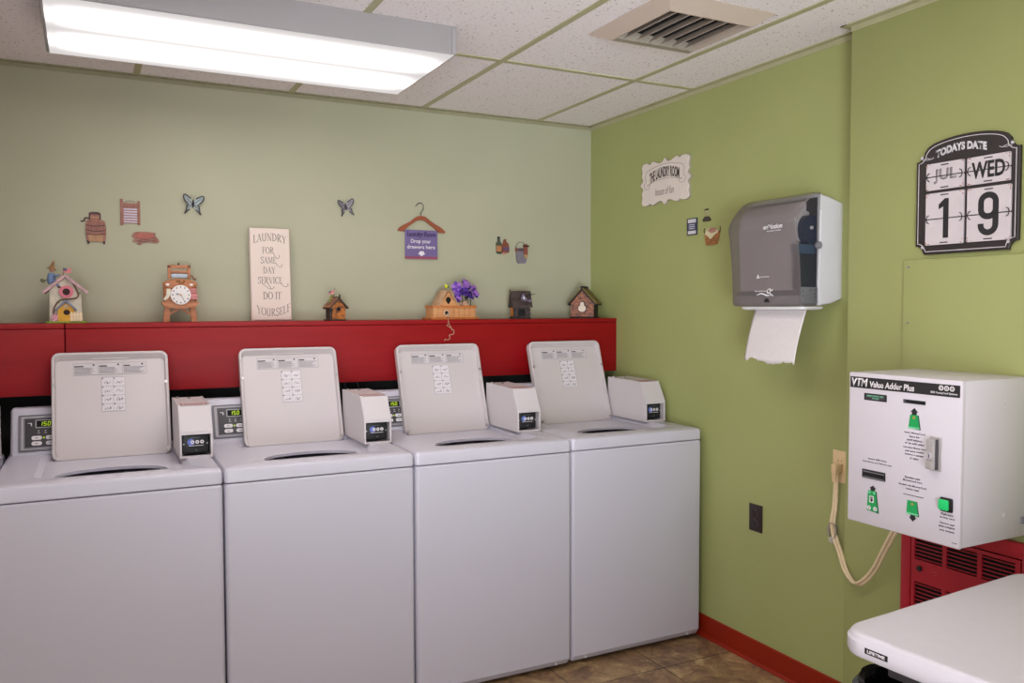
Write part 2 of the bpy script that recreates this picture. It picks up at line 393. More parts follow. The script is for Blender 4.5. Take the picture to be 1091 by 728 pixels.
    def seg7(q, ch, x, z, a, b, th):
        m = {'1': 'bc', '5': 'afgcd', '0': 'abcdef'}[ch]; sl = .12
        S = {'a': (0, 2*b, a, 2*b), 'g': (0, b, a, b), 'd': (0, 0, a, 0), 'f': (0, b, 0, 2*b), 'e': (0, 0, 0, b), 'b': (a, b, a, 2*b), 'c': (a, 0, a, b)}
        for c in m:
            x0, z0, x1, z1 = S[c]; q.strip([(x+x0+sl*z0, z+z0), (x+x1+sl*z1, z+z1)], th, -.0056, 0, th=.0005)
    q = B()
    for i, ch in enumerate('150'): seg7(q, ch, .065+i*.0125, .091, .0072, .0068, .0022)
    q.build('digits', LED, cp, loc=loc, rot=rot, smooth=0)
    q = B()
    for i in range(3): q.box(.060+i*.021, .064+i*.021, -.0046, -.004, .071, .074).box(.058+i*.021, .067+i*.021, -.0046, -.004, .064, .0655)
    q.build('indicator_lamps', WHT, cp, loc=loc, rot=rot, smooth=0)
    B().prism([(.028, .103), (.041, .103), (.041, .090), (.038, .094), (.037, .1005), (.028, .1015)], -.0046, -.004).build('panel_icon', WHT, cp, loc=loc, rot=rot, smooth=0)
    for i in range(2):
        for j in range(2):
            q = B().prism([(x, z) for x, z in rr(.040+i*.044, .072+i*.044, .040-j*.020, .054-j*.020, .0065)], -.0062, -.003)
            q.box(.050+i*.044, .060+i*.044, -.0066, -.006, .045-j*.020, .048-j*.020, mi=1)
            q.build('button', [WHT, GREY], cp, loc=loc, rot=rot)
    q = B().cyl((.078, -.0046, .047), .003, .002, n=8).build('cycle_light', LED, cp, loc=loc, rot=rot)
    B().cyl((.140, -.0046, .027), .0045, .002, n=10).build('start_light', mat('led_teal', (30, 150, 110), .5, emit=.3), cp, loc=loc, rot=rot)
    # coin box
    k = B(); prof = [(.251, .905), (.253, .996), (.302, 1.082), (.556, 1.086), (.556, .905)]
    for a, b in ((.2145, .2205), (.3145, .3205)): k.prism_x(prof, a, b)
    k.prism_x([(.300, 1.0805), (.556, 1.0845), (.556, 1.078), (.303, 1.074)], .22, .315)
    k.prism_x([(.2545, .997), (.3025, 1.0805), (.308, 1.078), (.260, .992)], .22, .315)
    k.prism_x([(.252, .985), (.254, .997), (.264, .997), (.262, .985)], .22, .315)
    k.box(.22, .315, .2525, .262, .905, .912).box(.22, .315, .55, .556, .905, 1.08).box(.22, .315, .253, .31, .9052, .9065, mi=1)
    cb = k.build('coin_box', [COINW, GREY], t)
    q = B().box(.224, .3085, .2705, .31, .9165, .986, .003).box(.232, .301, .268, .272, .920, .982, .003)
    q.box(.240, .293, .2672, .269, .938, .9405, mi=4)
    q.prism(ell(.2515, .957, .0115), .2674, .2685, mi=1)
    for i in range(3): q.prism(ell(.2565+i*.0155, .957, .0062, n=14), .2668, .2685, mi=2); q.prism(ell(.2565+i*.0155, .957, .0028, n=10), .2663, .268, mi=3)
    q.box(.244, .292, .2673, .269, .9435, .945, mi=2).box(.252, .280, .2673, .269, .972, .9728, mi=3)
    q.prism([(.266, .927), (.272, .927), (.269, .932)], .2674, .2685, mi=3)
    for x in (.2285, .3045): q.cyl((x, .2695, .951), .0022, .002, n=8, mi=2)
    q.build('card_reader', [BLACK, mat('reader_blue', (96, 112, 190), .5), WHT, GREY, VOID], cb)
    q = B()
    mt = Matrix.Translation((0, .303, 1.0806)) @ Matrix.Rotation(R(.9), 4, 'X')
    q.box(.226, .310, .004, .062, 0, .0012, mi=1, mtx=mt).box(.229, .307, .007, .058, .0008, .0018, mi=0, mtx=mt)
    for j in range(4): q.box(.236, .296+.006*random.random(), .014+j*.010, .0165+j*.010, .0016, .0022, mi=2, mtx=mt)
    q.build('notice_label', [mat('pink_notice', (206, 184, 182), .6), mat('dark_red_ink', (120, 34, 38), .6), mat('brown_red_ink', (150, 100, 100), .6)], cb, smooth=0)
    for a, b in ((.268, .50), (.232, .535)): B().cyl((a, b, 1.0865), .0055, .006, 'Z', 12).build('screw', STEEL, cb)
    return t
washer = make_washer()
WROW = [(-.3496, .9210, -.08, 'white top-loading washing machine with open lid in the right corner against the green wall'),
        (-.9956, .9235, -.30, 'white open-lidded washing machine standing second from the green side wall'),
        (-1.6416, .9174, -.38, 'white open-lidded washing machine under the tall laundry sign, third from the corner'),
        (-2.2876, .9121, -.55, 'white open-lidded washing machine below the pink birdhouse and the wooden clock'),
        (-2.9400, .9150, -.6, 'white washing machine cut off at the left edge, only its coin box showing')]
for i, (x, d, a, lab) in enumerate(WROW):
    o = washer if i == 0 else copy_tree(washer)
    o.location = (x, -d, 0); o.rotation_euler = (0, 0, R(a)); o['label'] = lab; o['group'] = 'row of coin operated washing machines'

# ------------------------------------------------------------------ hoses behind the machines
HOSE = mat('black_rubber', (22, 22, 24), .55)
def hose(x, dx, lab):
    t = thing('water_hose', lab, 'hose', (x, -.03, 0), group='water hoses behind the washing machines')
    B().tube(spline([(0, -.006, 1.16), (0, -.05, 1.145), (dx*.3, -.08, 1.08), (dx*.8, -.09, .95), (dx, -.10, .80), (dx, -.12, .66), (dx, -.155, .60)], 6), .011).build('tube', HOSE, t)
    B().cyl((0, .006, 1.16), .02, .048, n=6).build('coupling', STEEL, t)
hose(-2.02, .09, 'black water hose dropping behind the washer under the wooden clock')
hose(-1.345, .02, 'black water hose in the gap right of the third washer lid')
hose(-1.30, .06, 'black water hose nearest the third coin box from the corner')
hose(-.72, .0, 'black water hose in the gap left of the corner washer lid')

# ------------------------------------------------------------------ red shelf
ST, SB, SY = 1.3626, 1.1024, -.2403
def shelf(x0, x1, lab):
    t = thing('wall_shelf', lab, 'shelf', ((x0+x1)/2, 0, 0), group='red shelf boxes on the back wall')
    h = (x1-x0)/2
    B().box(-h, h, SY, SY+.019, SB, ST-.020, .002).build('front_board', RED, t)
    B().box(-h, h, SY-.002, 0, ST-.019, ST, .003).build('top_board', RED, t)
    B().box(-h, h, SY+.02, 0, SB, SB+.018, .002).build('bottom_board', RED, t)
    B().box(-h, -h+.018, SY+.02, 0, SB+.019, ST-.020).build('end_board', RED, t); B().box(h-.018, h, SY+.02, 0, SB+.019, ST-.020).build('end_board', RED, t)
shelf(-3.4, -2.4175, 'red stained wooden shelf box at the left edge, left of the vertical seam')
shelf(-2.4145, -.001, 'long red wooden shelf box holding the clock, running to the green wall')

# ------------------------------------------------------------------ ceiling light
lx0, lx1, ly0, ly1 = -2.443, -1.23, -1.105, -.533
t = thing('ceiling_light', 'long white rectangular fluorescent ceiling fixture glowing above the washers', 'ceiling light', ((lx0+lx1)/2, (ly0+ly1)/2, H))
hx, hy = (lx1-lx0)/2, (ly1-ly0)/2
FIX = mat('fixture_white', (156, 151, 152), .45, var=.01)
k = B().box(-hx+.018, hx-.018, -hy, -hy+.012, -.09, 0, .002).box(-hx+.018, hx-.018, hy-.012, hy, -.09, 0, .002).box(-hx+.018, hx-.018, -hy+.012, hy-.012, -.02, -.0)
k.build('housing', FIX, t)
for a, b in ((-hx, -hx+.0175), (hx-.0175, hx)):
    B().box(a, b, -hy-.001, hy+.001, -.092, 0, .002).build('end_cap', FIX, t)
m = bpy.data.materials.new('lit_diffuser'); m.use_nodes = True; nt = m.node_tree; nt.nodes.remove(nt.nodes['Principled BSDF'])
tc = nt.nodes.new('ShaderNodeTexCoord'); sx = nt.nodes.new('ShaderNodeSeparateXYZ'); nt.links.new(tc.outputs['Object'], sx.inputs[0])
def mth(op, a, b=None):
    n = nt.nodes.new('ShaderNodeMath'); n.operation = op
    for i, v in enumerate((a, b)):
        if v is None: continue
        if isinstance(v, (int, float)): n.inputs[i].default_value = v
        else: nt.links.new(v, n.inputs[i])
    return n.outputs[0]
ay = mth('ABSOLUTE', sx.outputs['Y']); d = mth('DIVIDE', mth('SUBTRACT', ay, .125), .06)
g = mth('EXPONENT', mth('MULTIPLY', mth('MULTIPLY', d, d), -1.0))
ex = mth('DIVIDE', sx.outputs['X'], .56); e4 = mth('POWER', mth('ABSOLUTE', ex), 6.0); fade = mth('MAXIMUM', mth('SUBTRACT', 1.0, mth('MULTIPLY', e4, .75)), .1)
st = mth('ADD', mth('MULTIPLY', mth('MULTIPLY', g, LENS_PEAK), fade), LENS_BASE)
em = nt.nodes.new('ShaderNodeEmission'); em.inputs[0].default_value = (1, .945, .93, 1); nt.links.new(st, em.inputs[1])
nt.links.new(em.outputs[0], nt.nodes['Material Output'].inputs[0])
B().box(-hx+.010, hx-.010, -hy+.003, hy-.003, -.0955, -.0915).build('diffuser', m, t, smooth=0)
k = B()
for s in (-1, 1):
    k.box(-hx+.0178, hx-.0178, s*(hy-.0008)-.0007, s*(hy-.0008)+.0007, -.0945, -.0885)
k.build('lens_trim', FIX, t, smooth=0)

# ------------------------------------------------------------------ ceiling vent
VB = mat('vent_beige', (190, 174, 160), .45, var=.02)
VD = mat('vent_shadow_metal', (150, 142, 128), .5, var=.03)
t = thing('ceiling_vent', 'square beige ceiling air vent with slanted louvers beside the light fixture', 'air vent', (-.588, -1.46, H))
k = B(); o_, i_ = .215, .160
def sq(x0, x1, y0, y1, z): return [(x0, y0, z), (x1, y0, z), (x1, y1, z), (x0, y1, z)]
k.loops([sq(-.213, .213, -.218, .220, -.0005), sq(-.213, .213, -.218, .220, -.003), sq(-.164, .166, -.162, .158, -.033), sq(-.158, .160, -.156, .152, -.033), sq(-.158, .160, -.156, .152, -.001)], cap0=False, cap1=False)
k.build('frame', VB, t, smooth=0)
k = B().box(-.157, .159, -.155, .151, -.004, -.0022); k.build('duct_back', VOID, t, smooth=0)
for i in range(6):
    x = -.128+i*.05
    B().box(-.018, .018, -.154, .150, -.0008, .0008).build('louver', VB, t, smooth=0, loc=(x+.006, -.0015, -.0195), rot=(0, R(-50), 0))
B().prism_x([(.150, -.034), (.150, -.008), (.118, -.008), (.126, -.034)], -.157, .159).build('baffle', VD, t, smooth=0)

# ------------------------------------------------------------------ paper towel dispenser on the right wall
t = thing('towel_dispenser', 'smoky grey and white paper towel dispenser on the green wall with a towel hanging out', 'towel dispenser', (0, -1.455, 1.420), -90)
DW = .165
DISPW = mat('dispenser_white', (212, 210, 212), .35, var=.01)
k = B(); side = [(0, .022), (-.05, .006), (-.103, .0), (-.112, .08), (-.108, .2), (-.113, .30), (-.113, .388), (-.06, .378), (0, .360)]
k.loops([[(-DW+.006, y, z) for y, z in side], [(-DW, y*.985, z*.985+.003) for y, z in side], [(DW-.004, y*.985, z*.985+.003) for y, z in side], [(DW, y*.97, z*.96+.007) for y, z in side]])
# the raised round boss on its near side
k.prism_x([(-.105, .33), (-.07, .325), (-.04, .29), (-.03, .24), (-.045, .19), (-.08, .165), (-.104, .165)], DW-.002, DW+.0035)
k.build('housing', DISPW, t, smooth=30)
SM = [mat('smoked_front', (108, 101, 101), .28, var=.03, alpha=.66, scale=2), mat('smoked_side', (58, 56, 62), .2, var=.03, alpha=.38, scale=2)]
prof = [(.108, .390), (.135, .387), (.161, .372), (.185, .350), (.205, .325), (.219, .300), (.221, .275), (.216, .245), (.2115, .21), (.205, .15), (.200, .085), (.198, .03), (.197, .004), (.188, .0), (.12, .0)]
prof = spline(prof, 3)
k = B(); L = []
cy, cz = .11, .19
for x, s in ((-DW-.002, .90), (-DW-.002, .955), (-DW+.006, .985), (-DW+.02, 1), (DW-.012, 1), (DW-.004, .995), (DW+.001, .985), (DW+.001, .95)):
    L.append([(x, -(cy+(p[0]-cy)*s) if p[0] > cy else -p[0], (cz+(p[1]-cz)*s)) for p in prof])
k2 = bmesh.new(); V = [[k2.verts.new(p) for p in l] for l in L]
for A, Bq in zip(V, V[1:]):
    for i in range(len(A)-1): k2.faces.new((A[i], A[i+1], Bq[i+1], Bq[i]))
bmesh.ops.recalc_face_normals(k2, faces=k2.faces[:]); k._merge(k2, 0)
k2 = bmesh.new(); k2.faces.new([k2.verts.new(p) for p in L[0]][::-1]); k2.faces.new([k2.verts.new(p) for p in L[-1]]); k._merge(k2, 1)
cv = k.build('smoked_cover', SM, t, smooth=40)
# inside: towel roll, chute, blue mechanism
B().box(-.158, .158, -.1150, -.1135, .008, .372).build('cavity_shade_plate', mat('cavity_shade', (58, 55, 57), .6), t, smooth=0)  # dark plate added to put shade behind the edges of the smoked cover
k = B().cyl((-.004, -.140, .275), .055, .256, 'X', 40).build('towel_roll', mat('towel_white', (214, 206, 204), .9, var=.03, scale=40), t)
k = B().prism_x([(-.115, .056), (-.186, .056), (-.192, .20), (-.198, .275), (-.186, .325), (-.155, .357), (-.115, .364)], -.134, .110).build('chute', mat('chute_grey', (226, 214, 214), .5), t)
k = B().box(-.150, .150, -.188, -.115, .040, .054, .003).build('feed_bar', mat('slate_blue', (70, 78, 92), .5), t)
k = B().box(-.152, .156, -.186, -.113, .005, .038, .004).build('lower_tray', mat('tray_grey', (186, 180, 182), .5), t)
BLUE = mat('navy_mechanism', (30, 46, 78), .45)
k = B().prism_x([(-.135+.036*math.cos(a/16*6.2832), .262+.05*math.sin(a/16*6.2832)) for a in range(16)], .122, .152)
k.box(.118, .154, -.192, -.114, .178, .212, .004, mi=1).box(.120, .155, -.185, -.114, .060, .178, .004, mi=2).cyl((.155, -.136, .268), .006, .005, 'X', 12, mi=3)
k.build('feed_mechanism', [BLUE, mat('steel_blue', (66, 92, 120), .45), mat('deep_teal', (30, 42, 52), .45), WHT], t)
k = B().box(.1585, .1655, -.194, -.114, .006, .066, .004)
for y, z in ((-.184, .05), (-.184, .035), (-.150, .055), (-.128, .055), (-.128, .043), (-.128, .031)): k.cyl((.1655, y, z), .0026, .002, 'X', 8, mi=1)
k.build('sensor_panel', [mat('panel_grey', (150, 150, 156), .5), DARK], t)
B().cyl((DW+.004, -.118, .208), .012, .012, 'X', 20).cyl((DW+.011, -.118, .208), .0075, .006, 'X', 14).build('feed_knob', GREY, t)
k = B().loops([[(x, y, -.001) for x, y in rr(-.140, .168, -.190, -.07, .03)], [(x, y, -.010) for x, y in rr(-.136, .164, -.192, -.075, .028)], [(x, y, -.014) for x, y in rr(-.122, .150, -.18, -.085, .025)]])
k.build('tear_bar', DISPW, t)
B().prism([(0, 0)]+ell(0, 0, .011, .014, 14, 0, 180), -.2005, -.196).build('sensor_eye', BLACK, t, loc=(.012, 0, .014))
# marks on the cover
MW = mat('print_white', (232, 228, 230), .5, emit=0, var=.01)
text('enMotion', MW, t, .018, .268, .090, .017, y=-.2245, shear=.2, bold=.02)
text('automated touchless', MW, t, .034, .260, .066, .0045, y=-.2225)
k = B().prism([(-.036, .100), (-.020, .100), (-.028, .114)], -.2025, -.2015); k.prism([(-.031, .102), (-.025, .102), (-.028, .107)], -.203, -.2022, mi=1); k.build('maker_mark', [MW, GREY], t, smooth=0)
text('Georgia-Pacific', MW, t, -.017, .101, .044, .006, y=-.2023, bold=.01)
text('Wave hand for towel', MW, t, -.045, .052, .058, .005, y=-.2010, bold=.015)
k = B()
k.strip(spline([(-.036, .040), (-.01, .045), (.016, .038), (.030, .040)], 5), [.001+.004*math.sin(math.pi*i/15) for i in range(16)], -.2003)
for q in ([(.018, .058), (.030, .062), (.036, .054), (.044, .060)], [(.018, .050), (.028, .046), (.040, .040), (.046, .036)], [(.030, .062), (.030, .048), (.036, .036)], [(.022, .044), (.016, .050), (.020, .060)]): k.strip(spline(q, 4), .0028, -.2005)
k.build('hand_mark', MW, t, smooth=0)
# the towel
bm = bmesh.new(); rows = []; nx = 26
for j in range(15):
    f = j/14; z = -.002-.199*f; row = []
    for i in range(nx+1):
        u = i/nx; wdt = .246-.010*f; x = -.106+.003*f+u*wdt-.006*f*(1-u)
        y = -.135-.032*math.sin(f*1.5)-.020*f-.006*math.sin(u*3.1)*f
        zz = z
        if j == 14: zz += random.uniform(-.004, .004)-(.008 if .0 < u < .1 else 0)+.006*math.sin(u*9)+.008*(1-u)
        row.append(bm.verts.new((x, y, zz)))
    rows.append(row)
for A, Bq in zip(rows, rows[1:]):
    for i in range(nx): bm.faces.new((A[i], A[i+1], Bq[i+1], Bq[i]))
k = B(); k._merge(bm, 0)
tw = k.build('hanging_towel', mat('paper_towel', (213, 206, 205), .95, var=.02, scale=60, bump=.2), t, smooth=60)
sd = tw.modifiers.new('s', 'SOLIDIFY'); sd.thickness = .0012

# ------------------------------------------------------------------ white card machine on the near wall
t = thing('card_vending_machine', 'white wall-mounted money card machine with black title strip and green arrows', 'card machine', (PX, -2.149, .795), -90)
VW = mat('vending_white', (211, 204, 211), .35, var=.01, scale=2)
HX, VD_, VH = .1755, .297, .433
k = B().box(-HX, HX, -VD_+.012, -.0125, 0, VH, .004)
for y, z in ((-.118, .37), (-.112, .068)): k.cyl((HX, y, z), .006, .004, 'X', 12)
k.build('cabinet', VW, t)
B().box(HX-.001, HX+.004, -.04, -.014, .035, .055, .001).build('side_latch', GREY, t)
k = B().box(-HX-.001, HX+.001, -VD_, -VD_+.0135, -.001, VH+.001, .004).build('front_panel', VW, t)
Y0 = -VD_-.0004
def P2(y, z): return (-y-2.149, z-.795)
k = B().box(-.171, .1705, Y0-.0006, Y0+.002, .3900, .4215).build('title_strip', INKD, t, smooth=0)
yt = Y0-.0007
text('VTM', WHT, t, -.166, .3945, .055, .0235, y=yt, bold=.03, shear=.15)
text('Value Adder Plus', WHT, t, -.104, .3945, .143, .018, y=yt, bold=.03, shear=.1)
k = B()
for i in range(3):
    k.prism(ell(.118+i*.0155, .4115, .0068, n=16), yt-.0008, yt+.001); k.prism(ell(.118+i*.0155, .4115, .0042, n=12), yt-.0012, yt, mi=1)
k.build('logo', [WHT, INKD], t, smooth=0)
for i, c in enumerate('ESD'): text(c, WHT, t, .1158+i*.0155, .4088, .0044, .0054, y=yt-.0013, bold=.02)
text('ESD MoneyCard Systems', WHT, t, .088, .3945, .076, .0068, y=yt, bold=.02)
k = B().box(-.1225, -.0475, Y0-.001, Y0+.002, .357, .377, .001).box(-.116, -.053, Y0-.0013, Y0, .360, .374, mi=1).build('display_window', [BLACK, DARK], t)
k2 = text('INSERT MONEY CARD', mat('screen_text', (120, 190, 150), .5, emit=.25), k, -.112, .368, .055, .0045, y=Y0-.0014, name='screen_text'); 
text('PLEASE', MATS['screen_text'], k, -.094, .3615, .022, .0042, y=Y0-.0014, name='screen_text')
k = B().box(.006, .073, Y0-.001, Y0+.002, .3615, .3715).box(.0095, .0695, Y0-.0014, Y0, .364, .369, mi=1).cyl((.012, Y0-.001, .367), .002, .002, n=8, mi=2).build('card_slot', [BLACK, VOID, GREY], t)
GREEN = mat('card_green', (28, 158, 84), .5, var=.03); GRL = mat('pale_green', (110, 206, 150), .5); GRD = mat('green_shadow', (28, 84, 58), .5)
ORG = mat('chip_ochre', (168, 140, 70), .5)
def arrow(k, cx, z0, z1, up, mi):
    h = z1-z0
    if up: k.prism([(cx-.007, z0), (cx+.007, z0), (cx+.007, z0+h*.45), (cx+.0115, z0+h*.45), (cx, z1), (cx-.0115, z0+h*.45), (cx-.007, z0+h*.45)], Y0-.0008, Y0+.001, mi)
    else: k.prism([(cx-.007, z1), (cx+.007, z1), (cx+.007, z1-h*.45), (cx+.0115, z1-h*.45), (cx, z0), (cx-.0115, z1-h*.45), (cx-.007, z1-h*.45)], Y0-.0008, Y0+.001, mi)
k = B(); arrow(k, .040, .330, .3505, True, 0)
k.prism([(.029, .3315), (.0535, .3315), (.060, .292), (.025, .2955)], Y0-.0006, Y0+.001, 3); k.prism([(.028, .3315), (.0505, .3315), (.057, .2945), (.023, .2945)], Y0-.0010, Y0, 1); k.prism([(.0235, .299), (.0563, .299), (.057, .2945), (.0230, .2945)], Y0-.0013, Y0, 2); k.box(.0365, .0435, Y0-.0014, Y0, .321, .328, mi=4)
k.build('insert_card_arrow', [INKD, GREEN, GRL, GRD, ORG], t, smooth=0)
k = B(); arrow(k, .041, .042, .062, False, 0)
k.prism([(.025, .0975), (.0535, .0975), (.060, .0575), (.0225, .0605)], Y0-.0006, Y0+.001, 3); k.prism([(.024, .0975), (.0515, .0975), (.057, .060), (.0215, .060)], Y0-.0010, Y0, 1); k.prism([(.0223, .065), (.0563, .065), (.057, .060), (.0215, .060)], Y0-.0013, Y0, 2); k.box(.036, .043, Y0-.0014, Y0, .086, .092, mi=4)
k.build('receive_card_arrow', [INKD, GREEN, GRL, GRD, ORG], t, smooth=0)
k = B(); arrow(k, -.0885, .0995, .115, True, 0)
k.prism([(-.103, .100), (-.076, .100), (-.067, .0385), (-.106, .0425)], Y0-.0006, Y0+.001, 3); k.prism([(-.104, .100), (-.079, .100), (-.070, .0415), (-.107, .0415)], Y0-.0010, Y0, 1)
for x, z in ((-.099, .095), (-.083, .095)): k.prism(ell(x, z, .0045, n=12), Y0-.0013, Y0, 2)
for x, z in ((-.0995, .050), (-.079, .050)): k.prism(ell(x, z, .0062, n=14), Y0-.0013, Y0, 5); k.box(x-.001, x+.001, Y0-.0016, Y0, z-.003, z+.003, mi=0)
k.box(-.099, -.084, Y0-.0012, Y0, .066, .085, mi=5)
sx_ = k.build('insert_bill_arrow', [INKD, GREEN, GRL, GRD, ORG, WHT], t, smooth=0)
text('$', INKD, sx_, -.0965, .068, .010, .015, y=Y0-.0014, bold=.03)
k = B().box(-.124, -.0475, Y0-.003, Y0+.002, .1335, .158, .001).box(-.117, -.052, Y0-.0034, Y0-.001, .1435, .147, mi=1).box(-.120, -.049, Y0-.0033, Y0-.001, .1365, .1375, mi=2).box(-.120, -.049, Y0-.0033, Y0-.001, .152, .153, mi=2)
k.build('bill_slot', [BLACK, VOID, LGREY], t)
# lock
k = B().box(.089, .1225, Y0-.003, Y0+.002, .191, .281, .002).box(.0915, .1125, Y0-.020, Y0-.002, .218, .276, .003).box(.0915, .1125, Y0-.024, Y0-.002, .196, .219, .003).box(.1127, .1155, Y0-.012, Y0-.002, .196, .276, mi=1)
k.cyl((.102, Y0-.021, .232), .0085, .004, n=20, mi=2).box(.1008, .1032, Y0-.0235, Y0-.02, .227, .237, mi=1)
k.build('lock_handle', [mat('satin_chrome', (186, 180, 178), .35, metal=.35, var=.05, scale=40), DARK, LGREY], t)
k = B().box(.1215, .158, Y0-.005, Y0+.002, .090, .127, .004).box(.1225, .1505, Y0-.013, Y0-.004, .0945, .1225, .004, mi=1)
k.build('push_button', [BLACK, mat('lit_green', (34, 190, 104), .35, emit=.15, var=.03)], t)
B().box(.011, .072, Y0-.0008, Y0+.001, .1115, .1130).build('underline', DARK, t, smooth=0)
def lines(L, cx, z0, pitch, h, em=.0042):
    for i, s in enumerate(L):
        if s: text(s, INK2, t, cx-len(s)*em/2, z0-i*pitch, len(s)*em, h, y=Y0, bold=.012)
INK2 = mat('print_dark', (66, 60, 66), .8)
lines(['Insert MoneyCard', 'here for', 'card balance', 'or to add value'], .042, .279, .0093, .0058, .0039)
lines(['Introduce Money Card', 'aqui para recibir', 'balance o agregar', 'al valor'], .0425, .2385, .0093, .0058, .0034)
lines(['Insert bills here'], -.075, .1885, .01, .0048, .0036); lines(['Introduzca sus billetes aqui'], -.076, .1785, .01, .0048, .0034)
lines(['Receive new', 'MoneyCard here'], .038, .157, .0095, .006); lines(['Recibir una MoneyCard', 'nueva aqui'], .038, .1345, .0095, .006, .004)
lines(['Push here', 'to buy card'], .1415, .080, .0095, .006, .0038); lines(['Oprima aqui', 'para comprar', 'una tarjeta'], .1415, .0555, .0095, .006, .0038)
B().box(.156, .170, Y0-.0005, Y0+.001, .0125, .0138).build('fine_print', INK2, t, smooth=0)

# ------------------------------------------------------------------ calendar sign
t = thing('perpetual_calendar', 'dark metal calendar sign showing JUL WED 19 on the near green wall', 'calendar', (PX, -2.125, 1.575), -90)
def cal(sx=1, ins=0):
    c = .026; hw, top, sh = .158, .316, .288
    P = []
    P += [(-hw+c+.002+c*0, 0), (hw-c, 0)]
    P += ell(hw, 0, c, c, 7, 180, 90)[1:]
    P += [(hw, sh-c*.2)]
    P += ell(hw, sh+c*.75, c, c, 7, 270, 180)
    P += [(hw*math.cos(R(a))*.80, .312+.030*math.sin(R(a))) for a in range(8, 173, 12)]
    P += ell(-hw, sh+c*.75, c, c, 7, 0, -90)
    P += [(-hw, c)]
    P += ell(-hw, 0, c, c, 7, 90, 0)[1:-1]
    cx, cz = 0, .165
    return [((x-cx)*(1-ins/.16), cz+(z-cz)*(1-ins/.17)) for x, z in P]
CALB = mat('calendar_iron', (44, 37, 37), .45, var=.15, scale=25)
k = B().loops([[(x, -.002, z) for x, z in cal()], [(x, -.011, z) for x, z in cal()], [(x, -.013, z) for x, z in cal(ins=.002)]])
k.build('back_board', CALB, t, smooth=30)
k = B(); k.strip(cal(ins=.009), .0016, -.0129, closed=True)
k.build('border_line', WHT, t, smooth=0)
text('TODAYS DATE', mat('letter_white', (206, 202, 206), .5), t, -.094, .283, .158, .024, y=-.013, bold=.06, warp=lambda a, b: (a, b+.013*(1-((a-.079)/.079)**2)))
k = B()
for s in (-1, 1):
    k.strip(spline([(s*.100, .288), (s*.112, .284), (s*.122, .289), (s*.136, .284)], 5), .0016, -.0129); k.strip(spline([(s*.112, .288), (s*.120, .283), (s*.130, .286)], 5), .0012, -.0129)
k.build('scrollwork', MATS['letter_white'], t, smooth=0)
for x, z in ((-.132, .022), (.132, .022), (.138, .292), (-.138, .292)): B().cyl((x, -.014, z), .0045, .003, n=12).build('screw', LGREY, t)
CARD = mat('calendar_card', (204, 194, 196), .5, var=.04, scale=20); RUST = mat('rust_paint', (150, 92, 60), .7, var=.2, scale=60)
def card(x0, x1, z0, z1, s, nm, fw, fh, dx=0, pale=None, bold=.03):
    c = B()
    ym = -.0185; zm = z0+(z1-z0)*.5
    c.prism([(x, z) for x, z in rr(x0, x1, zm+.001, z1, .003, 2)], ym, -.0135).prism([(x, z) for x, z in rr(x0, x1, z0, zm-.001, .003, 2)], ym, -.0135)
    for xx, zz, sx, sz in ((x0, z0, 1, 1), (x1, z0, -1, 1), (x1, z1, -1, -1), (x0, z1, 1, -1)):
        for q in range(5):
            a, b = random.random()*.012, random.random()*.012
            if random.random() < .5: a *= .15
            else: b *= .15
            c.prism(ell(xx+sx*(a+.0018), zz+sz*(b+.0018), .0012+.001*random.random(), .0014, 6), ym-.0003, ym+.001, mi=1)
    o = c.build('flip_card', [CARD, RUST], t, smooth=0)
    cx = (x0+x1)/2+dx
    b0 = z0+((z1-z0)-fh)/2
    if s == '1':
        B().prism([(cx-.003, b0), (cx+.014, b0), (cx+.014, b0+fh), (cx+.001, b0+fh), (cx-.018, b0+fh*.86), (cx-.018, b0+fh*.74), (cx-.003, b0+fh*.80)], ym-.0006, ym).build('digits', INKD, o, smooth=0)
    elif s == '9':
        q = B(); x_, w_, t_ = cx-fw/2, fw, .017
        q.strip(rr(x_+t_/2, x_+w_-t_/2, b0+fh*.44, b0+fh-t_/2, .020, 6), t_, ym, closed=True)
        q.strip([(x_+w_-t_/2, b0+fh*.75), (x_+w_-t_/2, b0+.030)]+arc(x_+w_/2, b0+.030, w_/2-t_/2, .030-t_/2, 0, -180, 12)[1:]+[(x_+t_/2, b0+fh*.28)], t_, ym-.0003)
        q.build('digits', INKD, o, smooth=0)
    else: text(s, pale or INKD, o, cx-fw/2, b0, fw, fh, y=ym-.0002, bold=bold, name='digits')
    h = B()
    h.box(x0+.002, x1-.002, ym-.0012, ym+.001, zm-.0013, zm+.0013)
    for xx, s_ in ((x0+.008, 1), (x1-.008, -1)): h.tube([(xx+s_*p[0], ym-.002, zm+p[1]) for p in [(.004, .012), (-.002, .009), (-.005, 0), (-.002, -.009), (.004, -.012)]], .0013, n=6)
    xm = (x0+x1)/2
    for zz in (z0+.006, z1-.007): h.prism(rr(xm-.013, xm+.013, zz-.0015, zz+.0015, .0014, 2), ym-.0008, ym)
    h.build('hinge', BLACK, o, smooth=0)
PALE = mat('worn_ink', (138, 130, 132), .7, var=.35, scale=18)
card(-.120, .000, .190, .269, 'JUL', 'card', .074, .043, dx=.002, pale=PALE)
card(.010, .136, .190, .268, 'WED', 'card', .098, .047)
card(-.120, .002, .027, .181, '1', 'card', .034, .116)
card(.012, .140, .028, .180, '9', 'card', .060, .122, bold=.045)

# ------------------------------------------------------------------ access board screwed to the near wall
t = thing('access_panel', 'green painted board screwed to the wall below the calendar', 'wall panel', (PX, -2.22, 1.0), -90)
B().box(-.293, .40, -.0115, -.0005, -.2, .5615, .0015).build('board', OLIVE, t)
for z in (.540, .368, .18): B().cyl((-.275, -.0115, z), .0035, .003, n=10).build('screw', GREY, t)

